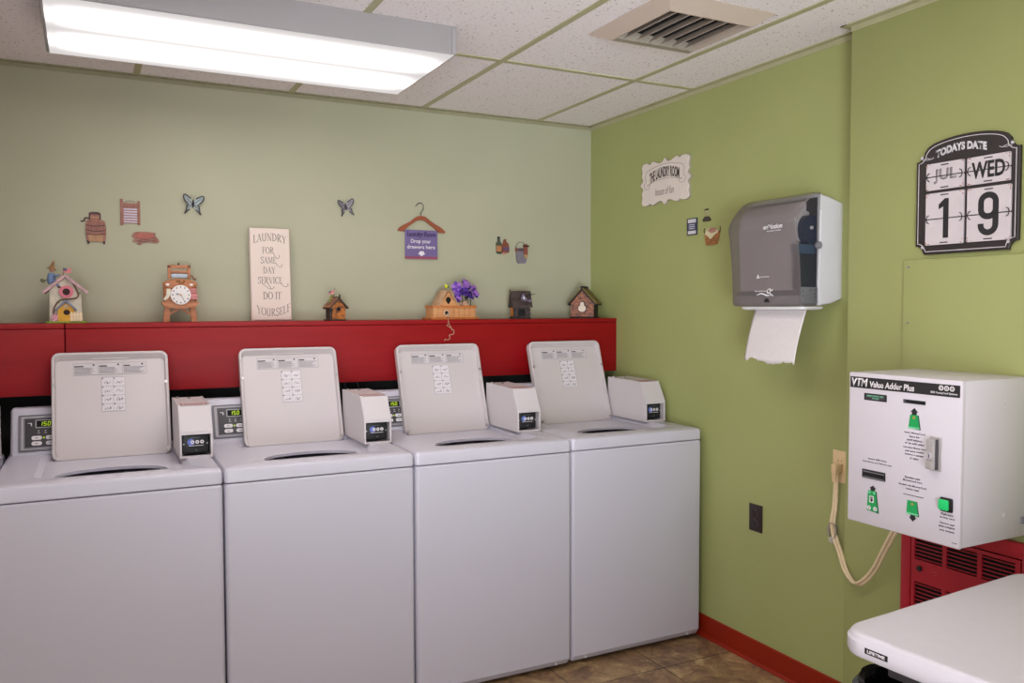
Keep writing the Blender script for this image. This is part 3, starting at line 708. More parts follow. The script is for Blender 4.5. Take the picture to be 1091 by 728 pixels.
# ------------------------------------------------------------------ red wall heater
t = thing('wall_heater', 'red louvered wall heater between the card machine and the white table', 'heater', (PX, -2.1465, .25), -90)
k = B()
for a, b, c, d in ((-.2055, -.172, 0, .520), (.172, .2055, 0, .520), (-.172, .172, .477, .520), (-.172, .172, 0, .04)): k.box(a, b, -.020, 0, c, d, .002)
k.build('outer_frame', HEATR, t)
B().box(-.172, .172, -.006, 0, .04, .477).build('recess', VOID, t, smooth=0)
k = B()
cols = [(-.157, -.064), (-.051, .045), (.058, .154)]; rows_ = [(.392, .462), (.235, .322)]
k.box(-.1685, .1685, -.020, -.012, .462, .4735, .001).box(-.1685, .1685, -.020, -.012, .322, .392, .001).box(-.1685, .1685, -.020, -.012, .045, .235, .001)
for z0, z1 in rows_:
    for a, b in ((-.1685, -.157), (-.064, -.051), (.045, .058), (.154, .1685)): k.box(a, b, -.020, -.012, z0, z1)
k.build('front_cover', HEATR, t, smooth=0)
for z0, z1 in rows_:
    for a, b in cols:
        g = B(); n = 7 if z1 < .4 else 6
        for j in range(n):
            z = z0+(j+.5)*(z1-z0)/n; g.box(a, b, -.0197, -.0165, z-.0014, z+.0014)
        g.build('louver_grille', HEATR, t, smooth=0)
B().cyl((-.138, -.022, .366), .0085, .006, n=20).build('thermostat_stem', BLACK, t)
k = B(); k.tube([(-.088+.0095*math.cos(R(a)), -.0205, .369+.0095*math.sin(R(a))) for a in range(0, 360, 20)], .0014, closed=True, n=6); k.cyl((-.088, -.0205, .369), .004, .002, n=12)
k.box(-.0885, -.0875, -.0225, -.02, .3665, .3715); k.build('key_switch', mat('heater_red_light', (190, 60, 66), .35), t)

# ------------------------------------------------------------------ outlets and cord
BRN = mat('brown_bakelite', (40, 27, 24), .35)
t = thing('power_outlet', 'dark brown power outlet low on the green wall beside the corner washer', 'outlet', (0, -1.2185, .529), -90)
k = B().box(-.0355, .0355, -.005, 0, 0, .108, .002).cyl((0, -.0055, .054), .003, .002, n=10); k.build('face_plate', BRN, t)
for z in (.034, .074):
    k = B().prism(rr(-.0165, .0165, z-.0135, z+.0135, .010, 4), -.0075, -.004)
    k.tube([(.0165*math.cos(R(a)), -.0076, z+.0135*math.sin(R(a))) for a in range(-30, 120, 15)], .0008, mi=2, n=5)
    for x, h in ((-.0065, .008), (.0065, .0065)): k.box(x-.001, x+.001, -.0079, -.007, z-.001, z-.001+h, mi=1)
    k.cyl((0, -.0075, z-.0075), .0022, .001, n=10, mi=1); k.build('receptacle', [BRN, VOID, mat('brown_sheen', (120, 100, 92), .3)], t)
BEI = mat('almond_plastic', (226, 198, 154), .4, var=.03)
t = thing('power_outlet', 'almond outlet plate with a plug in it, left of the card machine', 'outlet', (0, -1.630, .801), -90)
k = B().box(-.0335, .0335, -.005, 0, 0, .113, .002).cyl((0, -.0055, .0565), .003, .002, n=10); k.build('face_plate', BEI, t)
for z in (.036, .076):
    k = B().prism(rr(-.0165, .0165, z-.0135, z+.0135, .010, 4), -.0075, -.004)
    for x in (-.0065, .0065): k.box(x-.001, x+.001, -.0079, -.007, z-.001, z+.006, mi=1)
    k.build('receptacle', [BEI, mat('slot_brown', (86, 62, 44), .6)], t)
CORD = mat('cream_cord', (228, 206, 170), .45, var=.05)
t = thing('flat_power_cable', 'cream flat power cord looping from the almond outlet to the card machine', 'cord', (0, -1.635, .838))
def W(x, y, z): return (x, y+1.635, z-.838)
path = spline([W(-.030, -1.634, .835), W(-.032, -1.637, .800), W(-.030, -1.631, .719), W(-.035, -1.627, .664), W(-.042, -1.645, .615), W(-.062, -1.686, .573), W(-.085, -1.725, .535), W(-.095, -1.763, .507), W(-.1, -1.793, .506), W(-.1, -1.823, .530), W(-.1, -1.857, .575), W(-.11, -1.905, .659), W(-.12, -1.945, .725), W(-.13, -1.982, .788)], 7)
k = B()
for s in (-1, 1): k.tube([(p[0]-.003*s*min(1, i/20), p[1]+.0040*s, p[2]+.002*s*max(0, min(1, (i-30)/20))) for i, p in enumerate(path)], .0050, n=8)
k.build('cable', CORD, t)
k = B().box(-.044, -.0085, -.010, .013, .000, .034, .006, mod=None).prism([(-.040, -.03), (-.022, -.03), (-.020, .004), (-.042, .004)], -.007, .009)
k.build('plug', BEI, t)
k = B(); bm = bmesh.new(); v0 = []
for i in range(19):
    a = R(-40+i*16); cy_, cz_ = .004+.018*math.cos(a)*.9, -.205+.030*math.sin(a)
    v0.append((bm.verts.new((-.030, cy_, cz_-.004)), bm.verts.new((-.052, cy_-.004, cz_+.004))))
for a, b in zip(v0, v0[1:]): bm.faces.new((a[0], b[0], b[1], a[1]))
k._merge(bm, 0); k.box(-.05, -.034, -.014, .012, -.243, -.224, .002, mi=1)
o = k.build('tag', [mat('clear_tag', (190, 180, 172), .25, alpha=.6), mat('tag_print', (160, 150, 140), .6, c2=(206, 198, 190), scale=90)], t)
sd = o.modifiers.new('s', 'SOLIDIFY'); sd.thickness = .0008

# ------------------------------------------------------------------ table, bin
t = thing('folding_table', 'white plastic folding table at the lower right corner in front of the heater', 'table', (-.9385, -2.441, 0), 4.0)
TW, TL_ = .735, 1.22
TAB = mat('table_plastic', (204, 199, 206), .42, var=.015, scale=30, bump=.05)
def tl(i, z, r): return [(x, y, z) for x, y in rr(i, TW-i, -TL_+i, -i, r, 8)]
k = B().loops([tl(.012, .694, .05), tl(.004, .692, .056), tl(0, .700, .06), tl(0, .724, .06), tl(.004, .7275, .058), tl(.005, .732, .057), tl(.009, .738, .055), tl(.018, .740, .05)])
k.build('tabletop', TAB, t, smooth=50)
k = B()
for x in (.035, TW-.065): k.box(x, x+.03, -TL_+.10, -.10, .660, .692, .004)
for y in (-.30, -TL_+.30): k.box(.06, TW-.06, y-.015, y+.015, .664, .690, .003)
k.build('under_frame', DARK, t)
for y in (-.50, -TL_+.16):
    for x in (.075, TW-.075): B().tube([(x, y, .67), (x, y, .02)], .014, n=12).cyl((x, y, .0125), .017, .025, 'Z', 12).build('leg', GREY, t)
    B().tube([(.075, y, .12), (TW-.075, y, .12)], .011, n=10).build('cross_bar', GREY, t)
k = B().box(-.0008, .003, -.124, -.072, .7065, .7185)
o = k.build('badge', BLACK, t, smooth=0)
lt = text('LIFETIME', WHT, o, 0, 0, .040, .0065, bold=.03)
lt.rotation_euler = (0, 0, R(-90)); lt.location = (-.0009, -.078, .7093)
t = thing('waste_bin', 'waste bin with a black plastic liner under the white table', 'bin', (-.785, -2.59, .0), 0)
B().lathe([(0, 0), (.135, 0), (.14, .01), (.163, .60), (.168, .605), (.163, .612), (.158, .60), (.13, .02), (0, .02)]).build('bucket', mat('bin_grey', (66, 64, 66), .5), t)
BAG = mat('black_bag', (14, 14, 15), .22, var=.2)
bm = bmesh.new(); rings = []
pr = [(.172, .46), (.176, .52), (.176, .58), (.174, .612), (.166, .622), (.156, .616), (.150, .58), (.146, .48), (.14, .35), (.05, .30)]
for j, (r, z) in enumerate(pr):
    rings.append([bm.verts.new(((r+.006*math.sin(q*.9+j*1.3)*math.sin(q*2.1)+random.uniform(-.002, .002))*math.cos(q*2*math.pi/72), (r+.005*math.sin(q*.7+j)+random.uniform(-.002, .002))*math.sin(q*2*math.pi/72), z+.006*math.sin(q*.6+j*.5)+(random.uniform(-.012, .012) if j == 0 else 0))) for q in range(72)])
for A, Bq in zip(rings, rings[1:]):
    for q in range(72): bm.faces.new((A[q], A[(q+1) % 72], Bq[(q+1) % 72], Bq[q]))
k = B(); k._merge(bm, 0); k.build('liner', BAG, t, smooth=40)

# ------------------------------------------------------------------ things on the red shelf
CREAM = mat('birdhouse_cream', (196, 186, 168), .7, var=.12, scale=40)
PINKR = mat('pale_pink_shingle', (196, 160, 164), .7, var=.25, scale=30)
PINK = mat('pink_paint', (214, 118, 132), .6, var=.08); YEL = mat('yellow_paint', (214, 160, 44), .6, var=.1, scale=30)
VINE = mat('vine_brown', (112, 82, 62), .8, var=.25, scale=60); BGREY = mat('blue_grey_roof', (122, 128, 146), .7, var=.15, scale=30)
GRASS = mat('grass_green', (142, 160, 66), .8, var=.15, scale=60); FENCE = mat('fence_cream', (228, 206, 172), .7, var=.06)
BLUEC = mat('denim_blue', (112, 132, 168), .8, var=.2, scale=60); SKIN = mat('doll_skin', (206, 160, 138), .6)
STRAW = mat('straw_brown', (140, 102, 66), .8, var=.2, scale=60); HOLE = mat('nest_hole', (48, 26, 22), .8, var=.1)
FLAGR = mat('faded_flag_red', (206, 118, 124), .7, var=.1); FLAGB = mat('faded_flag_blue', (78, 84, 106), .7); OLV = mat('olive_leaf', (96, 98, 72), .8)
t = thing('birdhouse', 'tall cream birdhouse with pink roof, little flag and yellow cottage front at the left', 'birdhouse', (-2.412, -.125, ST), 0)
B().box(-.066, .068, -.064, .06, 0, .008, .002).build('base', GRASS, t)
k = B().prism([(-.054, .008), (.054, .008), (.051, .128), (0, .168), (-.051, .128)], -.048, .05); k.build('body', CREAM, t)
k = B()
for s in (-1, 1):
    mt = Matrix.Translation((0, 0, .178)) @ Matrix.Rotation(R(s*41), 4, 'Y')
    k.box(0 if s > 0 else -.098, .098 if s > 0 else 0, -.062, .058, -.006, .002, .001, mtx=mt)
    for j in range(5): k.box((.004+j*.019 if s > 0 else -.004-j*.019-.018), (.004+j*.019+.018 if s > 0 else -.004-j*.019), -.0635, .0595, .001, .0045, .0008, mtx=mt)
k.build('roof', PINKR, t)
k = B(); k.prism(ell(.003, .117, .0215, .0215, 28), -.055, -.047)
for i in range(14): k.cyl((.003+.0195*math.cos(i*.4488), -.0525, .117+.0195*math.sin(i*.4488)), .005, .006, n=10)
k.build('entrance_ring', PINK, t); B().prism(ell(.003, .117, .0125, .0125, 20), -.0562, -.05).build('entrance_hole', HOLE, t)
k = B().prism([(-.026, .008), (.028, .008), (.028, .055), (.001, .076), (-.026, .055)], -.062, -.046, 0)
k.prism(ell(.003, .041, .011, .010, 18), -.0635, -.055, 1).prism([(-.010, .008), (.014, .008), (.014, .028), (-.010, .028)], -.064, -.058, 0)
k.build('cottage', [YEL, HOLE], t)
k = B()
for s in (-1, 1): k.box(0 if s > 0 else -.050, .050 if s > 0 else 0, -.071, -.046, -.004, .003, .001, mtx=Matrix.Translation((.001, 0, .085)) @ Matrix.Rotation(R(s*46), 4, 'Y'))
k.build('cottage_roof', BGREY, t)
k = B()
for a, l in ((0, .016), (45, .012), (-45, .012), (90, .012), (-90, .012)): k.prism([(.001+l*math.sin(R(a)), .060+l*math.cos(R(a))), (.001+.003*math.cos(R(a)), .060-.003*math.sin(R(a))), (.001-.003*math.cos(R(a)), .060+.003*math.sin(R(a)))], -.0665, -.062)
k.build('gable_ornament', FENCE, t)
k = B()
for x in (.019, .029, .039, .049): k.prism([(x-.004, .008), (x+.004, .008), (x+.004, .038), (x, .044), (x-.004, .038)], -.0675, -.064)
for z in (.015, .029): k.box(.013, .055, -.0645, -.062, z, z+.005)
k.build('picket_fence', FENCE, t)
k = B()
for i in range(9): k.ball((-.034+.016*math.cos(i*2.4)*(.3+i/12), -.058, .020+.014*math.sin(i*2.4)*(.3+i/12)), .0055, .004, .0055, n=8)
k.build('flower', mat('pale_pink_bloom', (218, 160, 176), .7, var=.1), t)
k = B(); k.tube([(p[0], -.052, p[1]) for p in spline([(.010, .166), (.024, .150), (.038, .122), (.042, .104), (.034, .094), (.010, .090), (-.018, .086), (-.034, .066), (-.040, .044), (-.040, .020)], 6)], .0028, n=7)
for x, z in ((.03, .14), (.04, .112), (.0, .09), (-.03, .078), (-.038, .05)): k.ball((x+.005, -.054, z), .006, .002, .003, mi=1, n=6)
k.build('vine', [VINE, OLV], t)
# the small seated figure
k = B()
k.tube(spline([(-.046, -.02, .146), (-.046, -.02, .164), (-.044, -.02, .186)], 5), [.011+.003*math.sin(i/10*3.1) for i in range(11)], n=10)
k.tube(spline([(-.042, -.026, .182), (-.030, -.034, .176), (-.018, -.036, .180)], 4), .004, n=7).tube(spline([(-.044, -.024, .150), (-.030, -.040, .148), (-.022, -.046, .136)], 4), .006, n=7)
k.ball((-.043, -.024, .197), .0085, mi=1, n=12).ball((-.017, -.036, .181), .004, mi=1, n=8).ball((-.020, -.047, .134), .006, .008, .004, mi=2, n=8)
k.ball((-.043, -.0322, .196), .0016, mi=1, n=6)
for s in (-1, 1): k.ball((-.043+s*.003, -.0322, .199), .0009, mi=3, n=6)
k.build('doll', [BLUEC, SKIN, VINE, HOLE], t)
k = B().lathe([(.0, .034), (.003, .030), (.008, .010), (.016, .002), (.017, 0), (.0, .002)], n=20); k.build('straw_hat', STRAW, t, loc=(-.045, -.022, .200), rot=(0, R(16), 0))
k = B().prism(spline([(-.064, .160), (-.078, .166), (-.082, .156), (-.070, .150), (-.064, .160)], 4)[:-1], -.022, -.018).tube([(-.066, -.02, .158), (-.048, -.03, .168)], .002, n=6); k.build('spade', OLV, t)
k = B().tube([(-.006, -.05, .168), (-.005, -.052, .206)], .0012, n=6, mi=2).prism([(-.005, .188), (.012, .186), (.020, .188), (.020, .204), (.006, .202), (-.005, .205)], -.053, -.051)
k.prism([(-.005, .195), (.006, .194), (.006, .203), (-.005, .205)], -.0535, -.0508, mi=1); k.build('flag', [FLAGR, FLAGB, VINE], t)

# wooden washtub clock
WOOD = mat('carved_oak', (158, 98, 62), .55, c2=(186, 124, 84), stretch=(3, 3, 14), scale=6); WOODD = mat('dark_oak', (122, 74, 48), .55, var=.2, scale=20)
t = thing('novelty_clock', 'wooden wringer washtub clock with white dial on tapered legs', 'clock', (-2.010, -.10, ST), 0)
k = B()
for s in (-1, 1):
    k.prism([(s*.030-.012, .010), (s*.030+.012, .010), (s*.041+.011, .012)][:0] or [(s*.052-.0115, 0), (s*.052+.0115, 0), (s*.046+.0105, .063), (s*.046-.0105, .063)], -.012, .006)
for i, s in enumerate((-1, 1)):
    q = B().prism([(s*.053-.0115, 0), (s*.053+.0115, 0), (s*.046+.0105, .064), (s*.046-.0105, .064)], -.016, .008); q.build('leg', WOOD, t, smooth=0)
    q = B().prism([(s*.040, .026), (s*.040, .036), (s*.008, .057), (s*.002, .050)], -.010, .004); q.build('brace', WOOD, t, smooth=0)
k.bm.free()
k = B().loops([[(x, .008, z) for x, z in rr(-.060, .060, .070, .160, .012)], [(x, -.018, z) for x, z in rr(-.062, .062, .068, .160, .012)], [(x, -.024, z) for x, z in rr(-.056, .056, .074, .156, .010)]])
k.build('tub_body', WOOD, t)
for z in (.136, .110): B().box(-.063, .063, -.0255, .0, z-.002, z+.002, .001).build('tub_band', WOODD, t)
k = B().prism([(.068*math.cos(R(a)), .074+.020*math.sin(R(a))) for a in range(180, 361, 12)]+[(.068, .082), (.03, .076), (-.03, .076), (-.068, .082)], -.030, .006); k.build('lower_rim', WOOD, t)
k = B().loops([[(p[0], .01, p[1]) for p in ell(0, .151, .063, .021, 32)], [(p[0], -.024, p[1]) for p in ell(0, .150, .064, .022, 32)], [(p[0], -.028, p[1]) for p in ell(0, .150, .058, .018, 32)]]); k.build('tub_rim', WOOD, t)
k = B().prism(ell(0, .155, .038, .010, 24), -.0295, -.02); k.build('tub_water', mat('honey_wood', (176, 112, 70), .5, var=.1), t)
k = B().box(-.043, -.032, -.014, .004, .172, .226, .002).box(.030, .041, -.014, .004, .172, .226, .002).box(-.043, .041, -.014, .004, .214, .227, .002).box(-.034, .032, -.012, .002, .196, .205, .002).box(-.034, .032, -.004, .004, .176, .198).cyl((-.002, -.005, .231), .0035, .009, 'Z', 8, mi=1)
k.build('wringer_frame', [WOOD, HOLE], t)
B().cyl((-.001, -.014, .186), .006, .060, 'X', 16).cyl((-.001, -.016, .180), .004, .056, 'X', 12).build('wringer_roller', mat('pale_blue_roller', (176, 186, 200), .6, var=.3, scale=150), t)
k = B().tube(spline([(.040, -.012, .186), (.048, -.014, .182), (.052, -.016, .172), (.058, -.016, .168), (.060, -.016, .176)], 4), .0028, n=7); k.build('crank', WOODD, t)
k = B().tube([(-.014, -.031, .160), (-.006, -.031, .165), (.0, -.031, .159), (-.004, -.031, .154), (.008, -.031, .155), (.016, -.031, .160), (.014, -.031, .167)], .0028, n=6); k.build('gilt_ornament', mat('antique_gilt', (126, 88, 36), .4, metal=.5), t)
for x in (-.046, .042): B().prism(ell(x, .149, .007, .0045, 12), -.0285, -.024).build('peg', MATS['plain_white'], t)
k = B().prism([(-.050, .132), (-.036, .132), (-.036, .108), (-.046, .094), (-.058, .086), (-.062, .092), (-.052, .106)], -.034, -.024); k.build('sock', mat('sock_white', (214, 208, 188), .8), t)
k = B().box(.034, .060, -.034, -.024, .108, .134, .002).box(.036, .064, -.036, -.024, .090, .110, .002)
for z in (.100, .116, .126): k.box(.034, .063, -.0368, -.03, z, z+.0012, mi=1)
k.build('folded_cloth', [mat('rose_cloth', (196, 128, 126), .8), mat('dark_rose', (156, 88, 90), .8)], t)
f = B().prism(ell(.001, .108, .0375, .0385, 40), -.038, -.026); fo = f.build('dial', mat('dial_white', (226, 220, 218), .4), t)
k = B()
for h in range(12):
    a = R(h*30); c = (.001+.030*math.sin(a), .108+.031*math.cos(a)); k.prism([(c[0]-.0018, c[1]-.0028), (c[0]+.0018, c[1]-.0028), (c[0]+.0018, c[1]+.0028), (c[0]-.0018, c[1]+.0028)], -.0386, -.038)
k.build('hour_mark', INKD, fo, smooth=0)
k = B().strip([(.001, .108), (.014, .084)], .002, -.0388).strip([(.001, .108), (-.016, .112)], .0028, -.0388).prism(ell(-.012, .111, .004, .004, 8), -.0393, -.0385); k.build('hand', GREY, fo, smooth=0)
B().strip([(.006, .104), (-.003, .112)], .0026, -.0394).cyl((.001, -.0395, .108), .003, .003, n=10).build('second_hand', mat('gilt', (206, 160, 70), .4), fo)

# tall laundry sign with painted serif letters
t = thing('wooden_sign', 'tall cream wooden sign reading LAUNDRY FOR SAME DAY SERVICE, leaning on the wall', 'sign', (-1.6435, -.0555, ST), 0)
t.rotation_euler = (R(-4.5), 0, R(0))
SG = mat('sign_cream', (216, 198, 188), .6, var=.03, scale=6)
k = B().loops([[(x, 0, z) for x, z in rr(-.0835, .0835, 0, .394, .002, 2)], [(x, -.020, z) for x, z in rr(-.0835, .0835, 0, .394, .002, 2)], [(x, -.024, z) for x, z in rr(-.079, .079, .0045, .3895, .002, 2)]]); so = k.build('board', SG, t, smooth=0)
SI = mat('sign_taupe', (120, 112, 100), .7, var=.12, scale=40)
TH, TN, SF = .13, .05, .045
def bow(n=13): return [TN+(TH-TN)*math.sin(math.pi*i/(n-1)) for i in range(n)]
G = {
 'L': (.62, [([(.17, 0), (.17, 1)], TH), ([(.02, .98), (.34, .98)], SF), ([(.02, .02), (.58, .02)], SF), ([(.58, .0), (.60, .24)], TN)]),
 'A': (.78, [([(.10, 0), (.37, 1)], TN), ([(.37, 1), (.66, 0)], TH), ([(.18, .33), (.56, .33)], TN), ([(0, .02), (.22, .02)], SF), ([(.52, .02), (.80, .02)], SF)]),
 'U': (.78, [([(.16, 1), (.16, .3)]+arc(.38, .3, .22, .28, 180, 360)+[(.60, .3), (.60, 1)], TH*.8), ([(.02, .98), (.30, .98)], SF), ([(.48, .98), (.72, .98)], SF)]),
 'N': (.84, [([(.14, 0), (.14, 1)], TN), ([(.14, 1), (.66, 0)], TH), ([(.66, 0), (.66, 1)], TN), ([(.0, .98), (.2, .98)], SF), ([(.02, .02), (.26, .02)], SF), ([(.54, .98), (.78, .98)], SF)]),
 'D': (.80, [([(.17, 0), (.17, 1)], TH), (arc(.2, .5, .48, .48, 90, -90), bow()), ([(.02, .98), (.24, .98)], SF), ([(.02, .02), (.24, .02)], SF)]),
 'R': (.78, [([(.17, 0), (.17, 1)], TH), (arc(.22, .74, .32, .24, 90, -90), bow()), ([(.30, .5), (.66, 0)], TH), ([(.02, .98), (.24, .98)], SF), ([(.04, .02), (.32, .02)], SF), ([(.58, .02), (.78, .02)], SF)]),
 'Y': (.74, [([(.08, 1), (.36, .48)], TH), ([(.66, 1), (.36, .48)], TN), ([(.36, .5), (.36, 0)], TH), ([(0, .98), (.22, .98)], SF), ([(.54, .98), (.76, .98)], SF), ([(.22, .02), (.5, .02)], SF)]),
 'F': (.60, [([(.17, 0), (.17, 1)], TH), ([(.02, .98), (.54, .98)], SF), ([(.54, 1), (.56, .78)], TN), ([(.17, .52), (.42, .52)], SF), ([(.42, .62), (.42, .42)], TN), ([(.02, .02), (.34, .02)], SF)]),
 'O': (.82, [(arc(.40, .5, .33, .48, 90, 450, 24), [TN+(TH-TN)*abs(math.sin(2*math.pi*i/24)) for i in range(25)])]),
 'S': (.62, [(spline([(.52, .78), (.48, .93), (.30, .98), (.12, .88), (.12, .70), (.30, .54), (.50, .38), (.52, .18), (.34, .02), (.14, .06), (.06, .26)], 4), TH*.75), ([(.54, .72), (.54, .98)], TN*.8), ([(.06, .04), (.06, .3)], TN*.8)]),
 'M': (.98, [([(.14, 0), (.16, 1)], TN), ([(.16, 1), (.46, .08)], TH), ([(.46, .08), (.76, 1)], TN), ([(.78, 1), (.80, 0)], TH), ([(.0, .98), (.2, .98)], SF), ([(.02, .02), (.26, .02)], SF), ([(.68, .02), (.94, .02)], SF), ([(.74, .98), (.92, .98)], SF)]),
 'E': (.62, [([(.17, 0), (.17, 1)], TH), ([(.02, .98), (.54, .98)], SF), ([(.54, 1), (.56, .78)], TN), ([(.17, .52), (.42, .52)], SF), ([(.42, .62), (.42, .42)], TN), ([(.02, .02), (.56, .02)], SF), ([(.56, .0), (.58, .24)], TN)]),
 'V': (.78, [([(.10, 1), (.38, 0)], TH), ([(.38, 0), (.66, 1)], TN), ([(0, .98), (.24, .98)], SF), ([(.54, .98), (.78, .98)], SF)]),
 'I': (.36, [([(.17, 0), (.17, 1)], TH), ([(.02, .98), (.32, .98)], SF), ([(.02, .02), (.32, .02)], SF)]),
 'C': (.72, [(arc(.42, .5, .34, .48, 50, 310, 20), [TN+(TH-TN)*abs(math.sin(math.pi*i/20)) for i in range(21)]), ([(.63, .98), (.63, .70)], TN), ([(.63, .28), (.63, .04)], TN*.6)]),
 'T': (.68, [([(.32, 0), (.32, 1)], TH), ([(.02, .98), (.62, .98)], SF), ([(.03, 1), (.02, .76)], TN), ([(.61, 1), (.62, .76)], TN), ([(.17, .02), (.48, .02)], SF)]),
 ' ': (.34, [])}
def serif(s, x0, x1, z0, h, warp=None):
    k = B(); tot = sum(G[c][0] for c in s); sx = (x1-x0)/tot; x = 0
    for c in s:
        wd, st_ = G[c]
        for pts, th in st_:
            P = []
            for i, p in enumerate(pts[:-1]):
                n = 4 if len(pts) == 2 else 1
                for q in range(n): P.append((p[0]+(pts[i+1][0]-p[0])*q/n, p[1]+(pts[i+1][1]-p[1])*q/n))
            P.append(pts[-1]); Q = []
            for a, b in P:
                X, Z = x0+(x+a)*sx, z0+b*h
                if warp: X, Z = warp(X, Z)
                Q.append((X, Z))
            if isinstance(th, list): wds = [v*(sx+h)*.5 for v in th]
            else:
                vert = abs(pts[0][0]-pts[-1][0]) < abs(pts[0][1]-pts[-1][1]); wds = [th*(sx if vert and len(pts) == 2 else (sx+h)*.5)]*len(Q)
            k.strip(Q, wds, -.0241, th=.0003)
        x += wd
    return k.build('lettering', SI, so, smooth=0)
def U(X): return (X-215)/300*.168
def V_(Y): return (705-Y)/650*.394
serif('LAUNDRY', U(90), U(338), V_(166), .033, lambda a, b: (a, b+.012*(1-(a/.072)**2)))
serif('FOR', U(155), U(245), V_(236), .028); serif('SAME', U(142), U(258), V_(305), .028); serif('DAY', U(158), U(250), V_(375), .028)
serif('SERVICE', U(117), U(298), V_(446), .028); serif('DO IT', U(152), U(290), V_(557), .032)
serif('YOURSELF', U(104), U(354), V_(652), .033, lambda a, b: (a, b-.014+.022*(a/.075)**2))
k = B()
for P in ([(240, 236), (255, 262), (272, 268), (284, 252), (276, 244)], [(250, 300), (268, 318), (288, 330), (300, 316), (292, 308)], [(150, 448), (170, 462), (196, 480), (224, 482), (238, 466)], [(190, 446), (205, 468), (214, 482)], [(285, 440), (308, 462), (330, 468), (342, 452), (332, 446)]):
    k.strip(spline([(U(a), V_(b)) for a, b in P], 5), .0022, -.0241, th=.0003)
k.build('flourish', SI, so, smooth=0)

# small rustic birdhouse
RUSTW = mat('weathered_orange', (66, 38, 26), .6, c2=(200, 116, 38), scale=60, detail=6); BARK = mat('dark_bark', (62, 50, 42), .8, var=.3, scale=50); COPP = mat('copper_roof', (150, 92, 62), .5, var=.25, scale=40)
t = thing('birdhouse', 'tiny orange and brown rustic birdhouse with a flag, right of the tall sign', 'birdhouse', (-1.388, -.145, ST), 4)
B().box(-.040, .032, -.045, .046, 0, .006, .002).build('base', BARK, t)
B().prism([(-.030, .006), (.030, .006), (.030, .058), (0, .092), (-.030, .058)], -.036, .040).build('body', RUSTW, t, smooth=0)
B().box(-.0315, -.0295, -.034, .038, .008, .056).build('side_board', BARK, t)
k = B()
for s in (-1, 1):
    mt = Matrix.Translation((0, 0, .098)) @ Matrix.Rotation(R(s*47), 4, 'Y'); k.box(-.002 if s > 0 else -.062, .062 if s > 0 else .002, -.046, .046, -.004, .002, .001, mi=1, mtx=mt)
    for j in range(4): k.box((.003+j*.0145 if s > 0 else -.003-j*.0145-.0135), (.003+j*.0145+.0135 if s > 0 else -.003-j*.0145), -.040, .044, .001, .0045, .001, mtx=mt)
k.box(-.004, .004, -.044, .046, .096, .103, .001, mi=1).box(.000, .006, -.046, -.040, .098, .112, .001, mi=1)
k.build('roof', [COPP, BARK], t)
B().prism(ell(0, .050, .0092, .0088, 18), -.0375, -.034).build('entrance_hole', VOID, t)
k = B().tube(spline([(-.034, -.040, .004), (-.036, -.042, .03), (-.030, -.044, .050), (-.040, -.046, .044)], 4), .005, n=7).tube([(-.034, -.046, .048), (-.048, -.048, .040)], .002, n=5); k.build('twig', BARK, t)
k = B().tube(spline([(-.036, -.02, .076), (-.030, -.02, .092), (-.024, -.02, .108)], 4), .006, n=8).ball((-.022, -.022, .116), .006, mi=1, n=10).tube([(-.020, -.024, .106), (-.012, -.026, .112)], .003, n=6, mi=2); k.build('figurine', [mat('moss_khaki', (122, 116, 62), .8, var=.2, scale=60), SKIN, OLV], t)
k = B().tube([(-.022, -.022, .105), (-.010, -.024, .140)], .0009, n=5, mi=2).prism([(-.040, .112), (-.016, .118), (-.014, .130), (-.038, .124)], -.026, -.024).prism([(-.040, .117), (-.030, .120), (-.028, .128), (-.038, .124)], -.0265, -.0238, mi=1); k.build('flag', [FLAGR, FLAGB, BARK], t)

# planter birdhouse with purple flowers
CED = mat('cedar', (182, 122, 72), .6, c2=(206, 152, 100), stretch=(2, 2, 10), scale=8); CEDL = mat('cedar_slat', (190, 152, 116), .6, var=.22, scale=30); CEDO = mat('orange_cedar', (190, 112, 50), .6, var=.12, scale=20)
t = thing('birdhouse_planter', 'cedar birdhouse planter box filled with purple artificial flowers', 'planter', (-.848, -.135, ST), 0)
B().box(-.120, .118, -.056, .055, 0, .010, .002).build('base', CEDO, t)
k = B()
for i in range(8): k.box(-.104+i*.0262, -.104+i*.0262+.0256, -.046, -.036, .010, .056, .0012)
k.box(-.104, .1056, .036, .046, .010, .056).box(-.104, -.096, -.036, .036, .010, .056).box(.0976, .1056, -.036, .036, .010, .056); k.build('box', CED, t)
B().box(-.108, .110, -.051, -.036, .055, .064, .0015).box(-.108, .110, .036, .049, .055, .064, .0015).box(-.108, -.096, -.036, .036, .055, .064).box(.098, .110, -.036, .036, .055, .064).build('rail', CEDO, t)
B().prism([(-.074, .062), (.016, .062), (-.029, .126)], -.044, .030).build('gable', CED, t, smooth=0)
k = B()
for s in (-1, 1):
    mt = Matrix.Translation((-.029, 0, .132)) @ Matrix.Rotation(R(s*55), 4, 'Y')
    for j in range(5): k.box((.002+j*.0165 if s > 0 else -.002-j*.0165-.019), (.002+j*.0165+.019 if s > 0 else -.002-j*.0165), -.052, .050, -.004+.0016*(5-j), .000+.0016*(5-j), .001, mtx=mt)
k.build('roof', CEDL, t)
B().prism(ell(-.030, .090, .0125, .013, 20)[:], -.0455, -.042).box(-.035, -.025, -.0455, -.042, .072, .084).build('entrance_hole', VOID, t)
k = B(); k.tube(ell3 := [(-.040+.012*math.cos(R(a)), -.048, .030+.012*math.sin(R(a))) for a in range(0, 360, 24)], .003, closed=True, n=6); k.prism(ell(-.040, .030, .010, .010, 16), -.047, -.044, mi=1); k.build('lower_hole', [mat('twine', (196, 168, 140), .9, var=.2, scale=60), VOID], t)
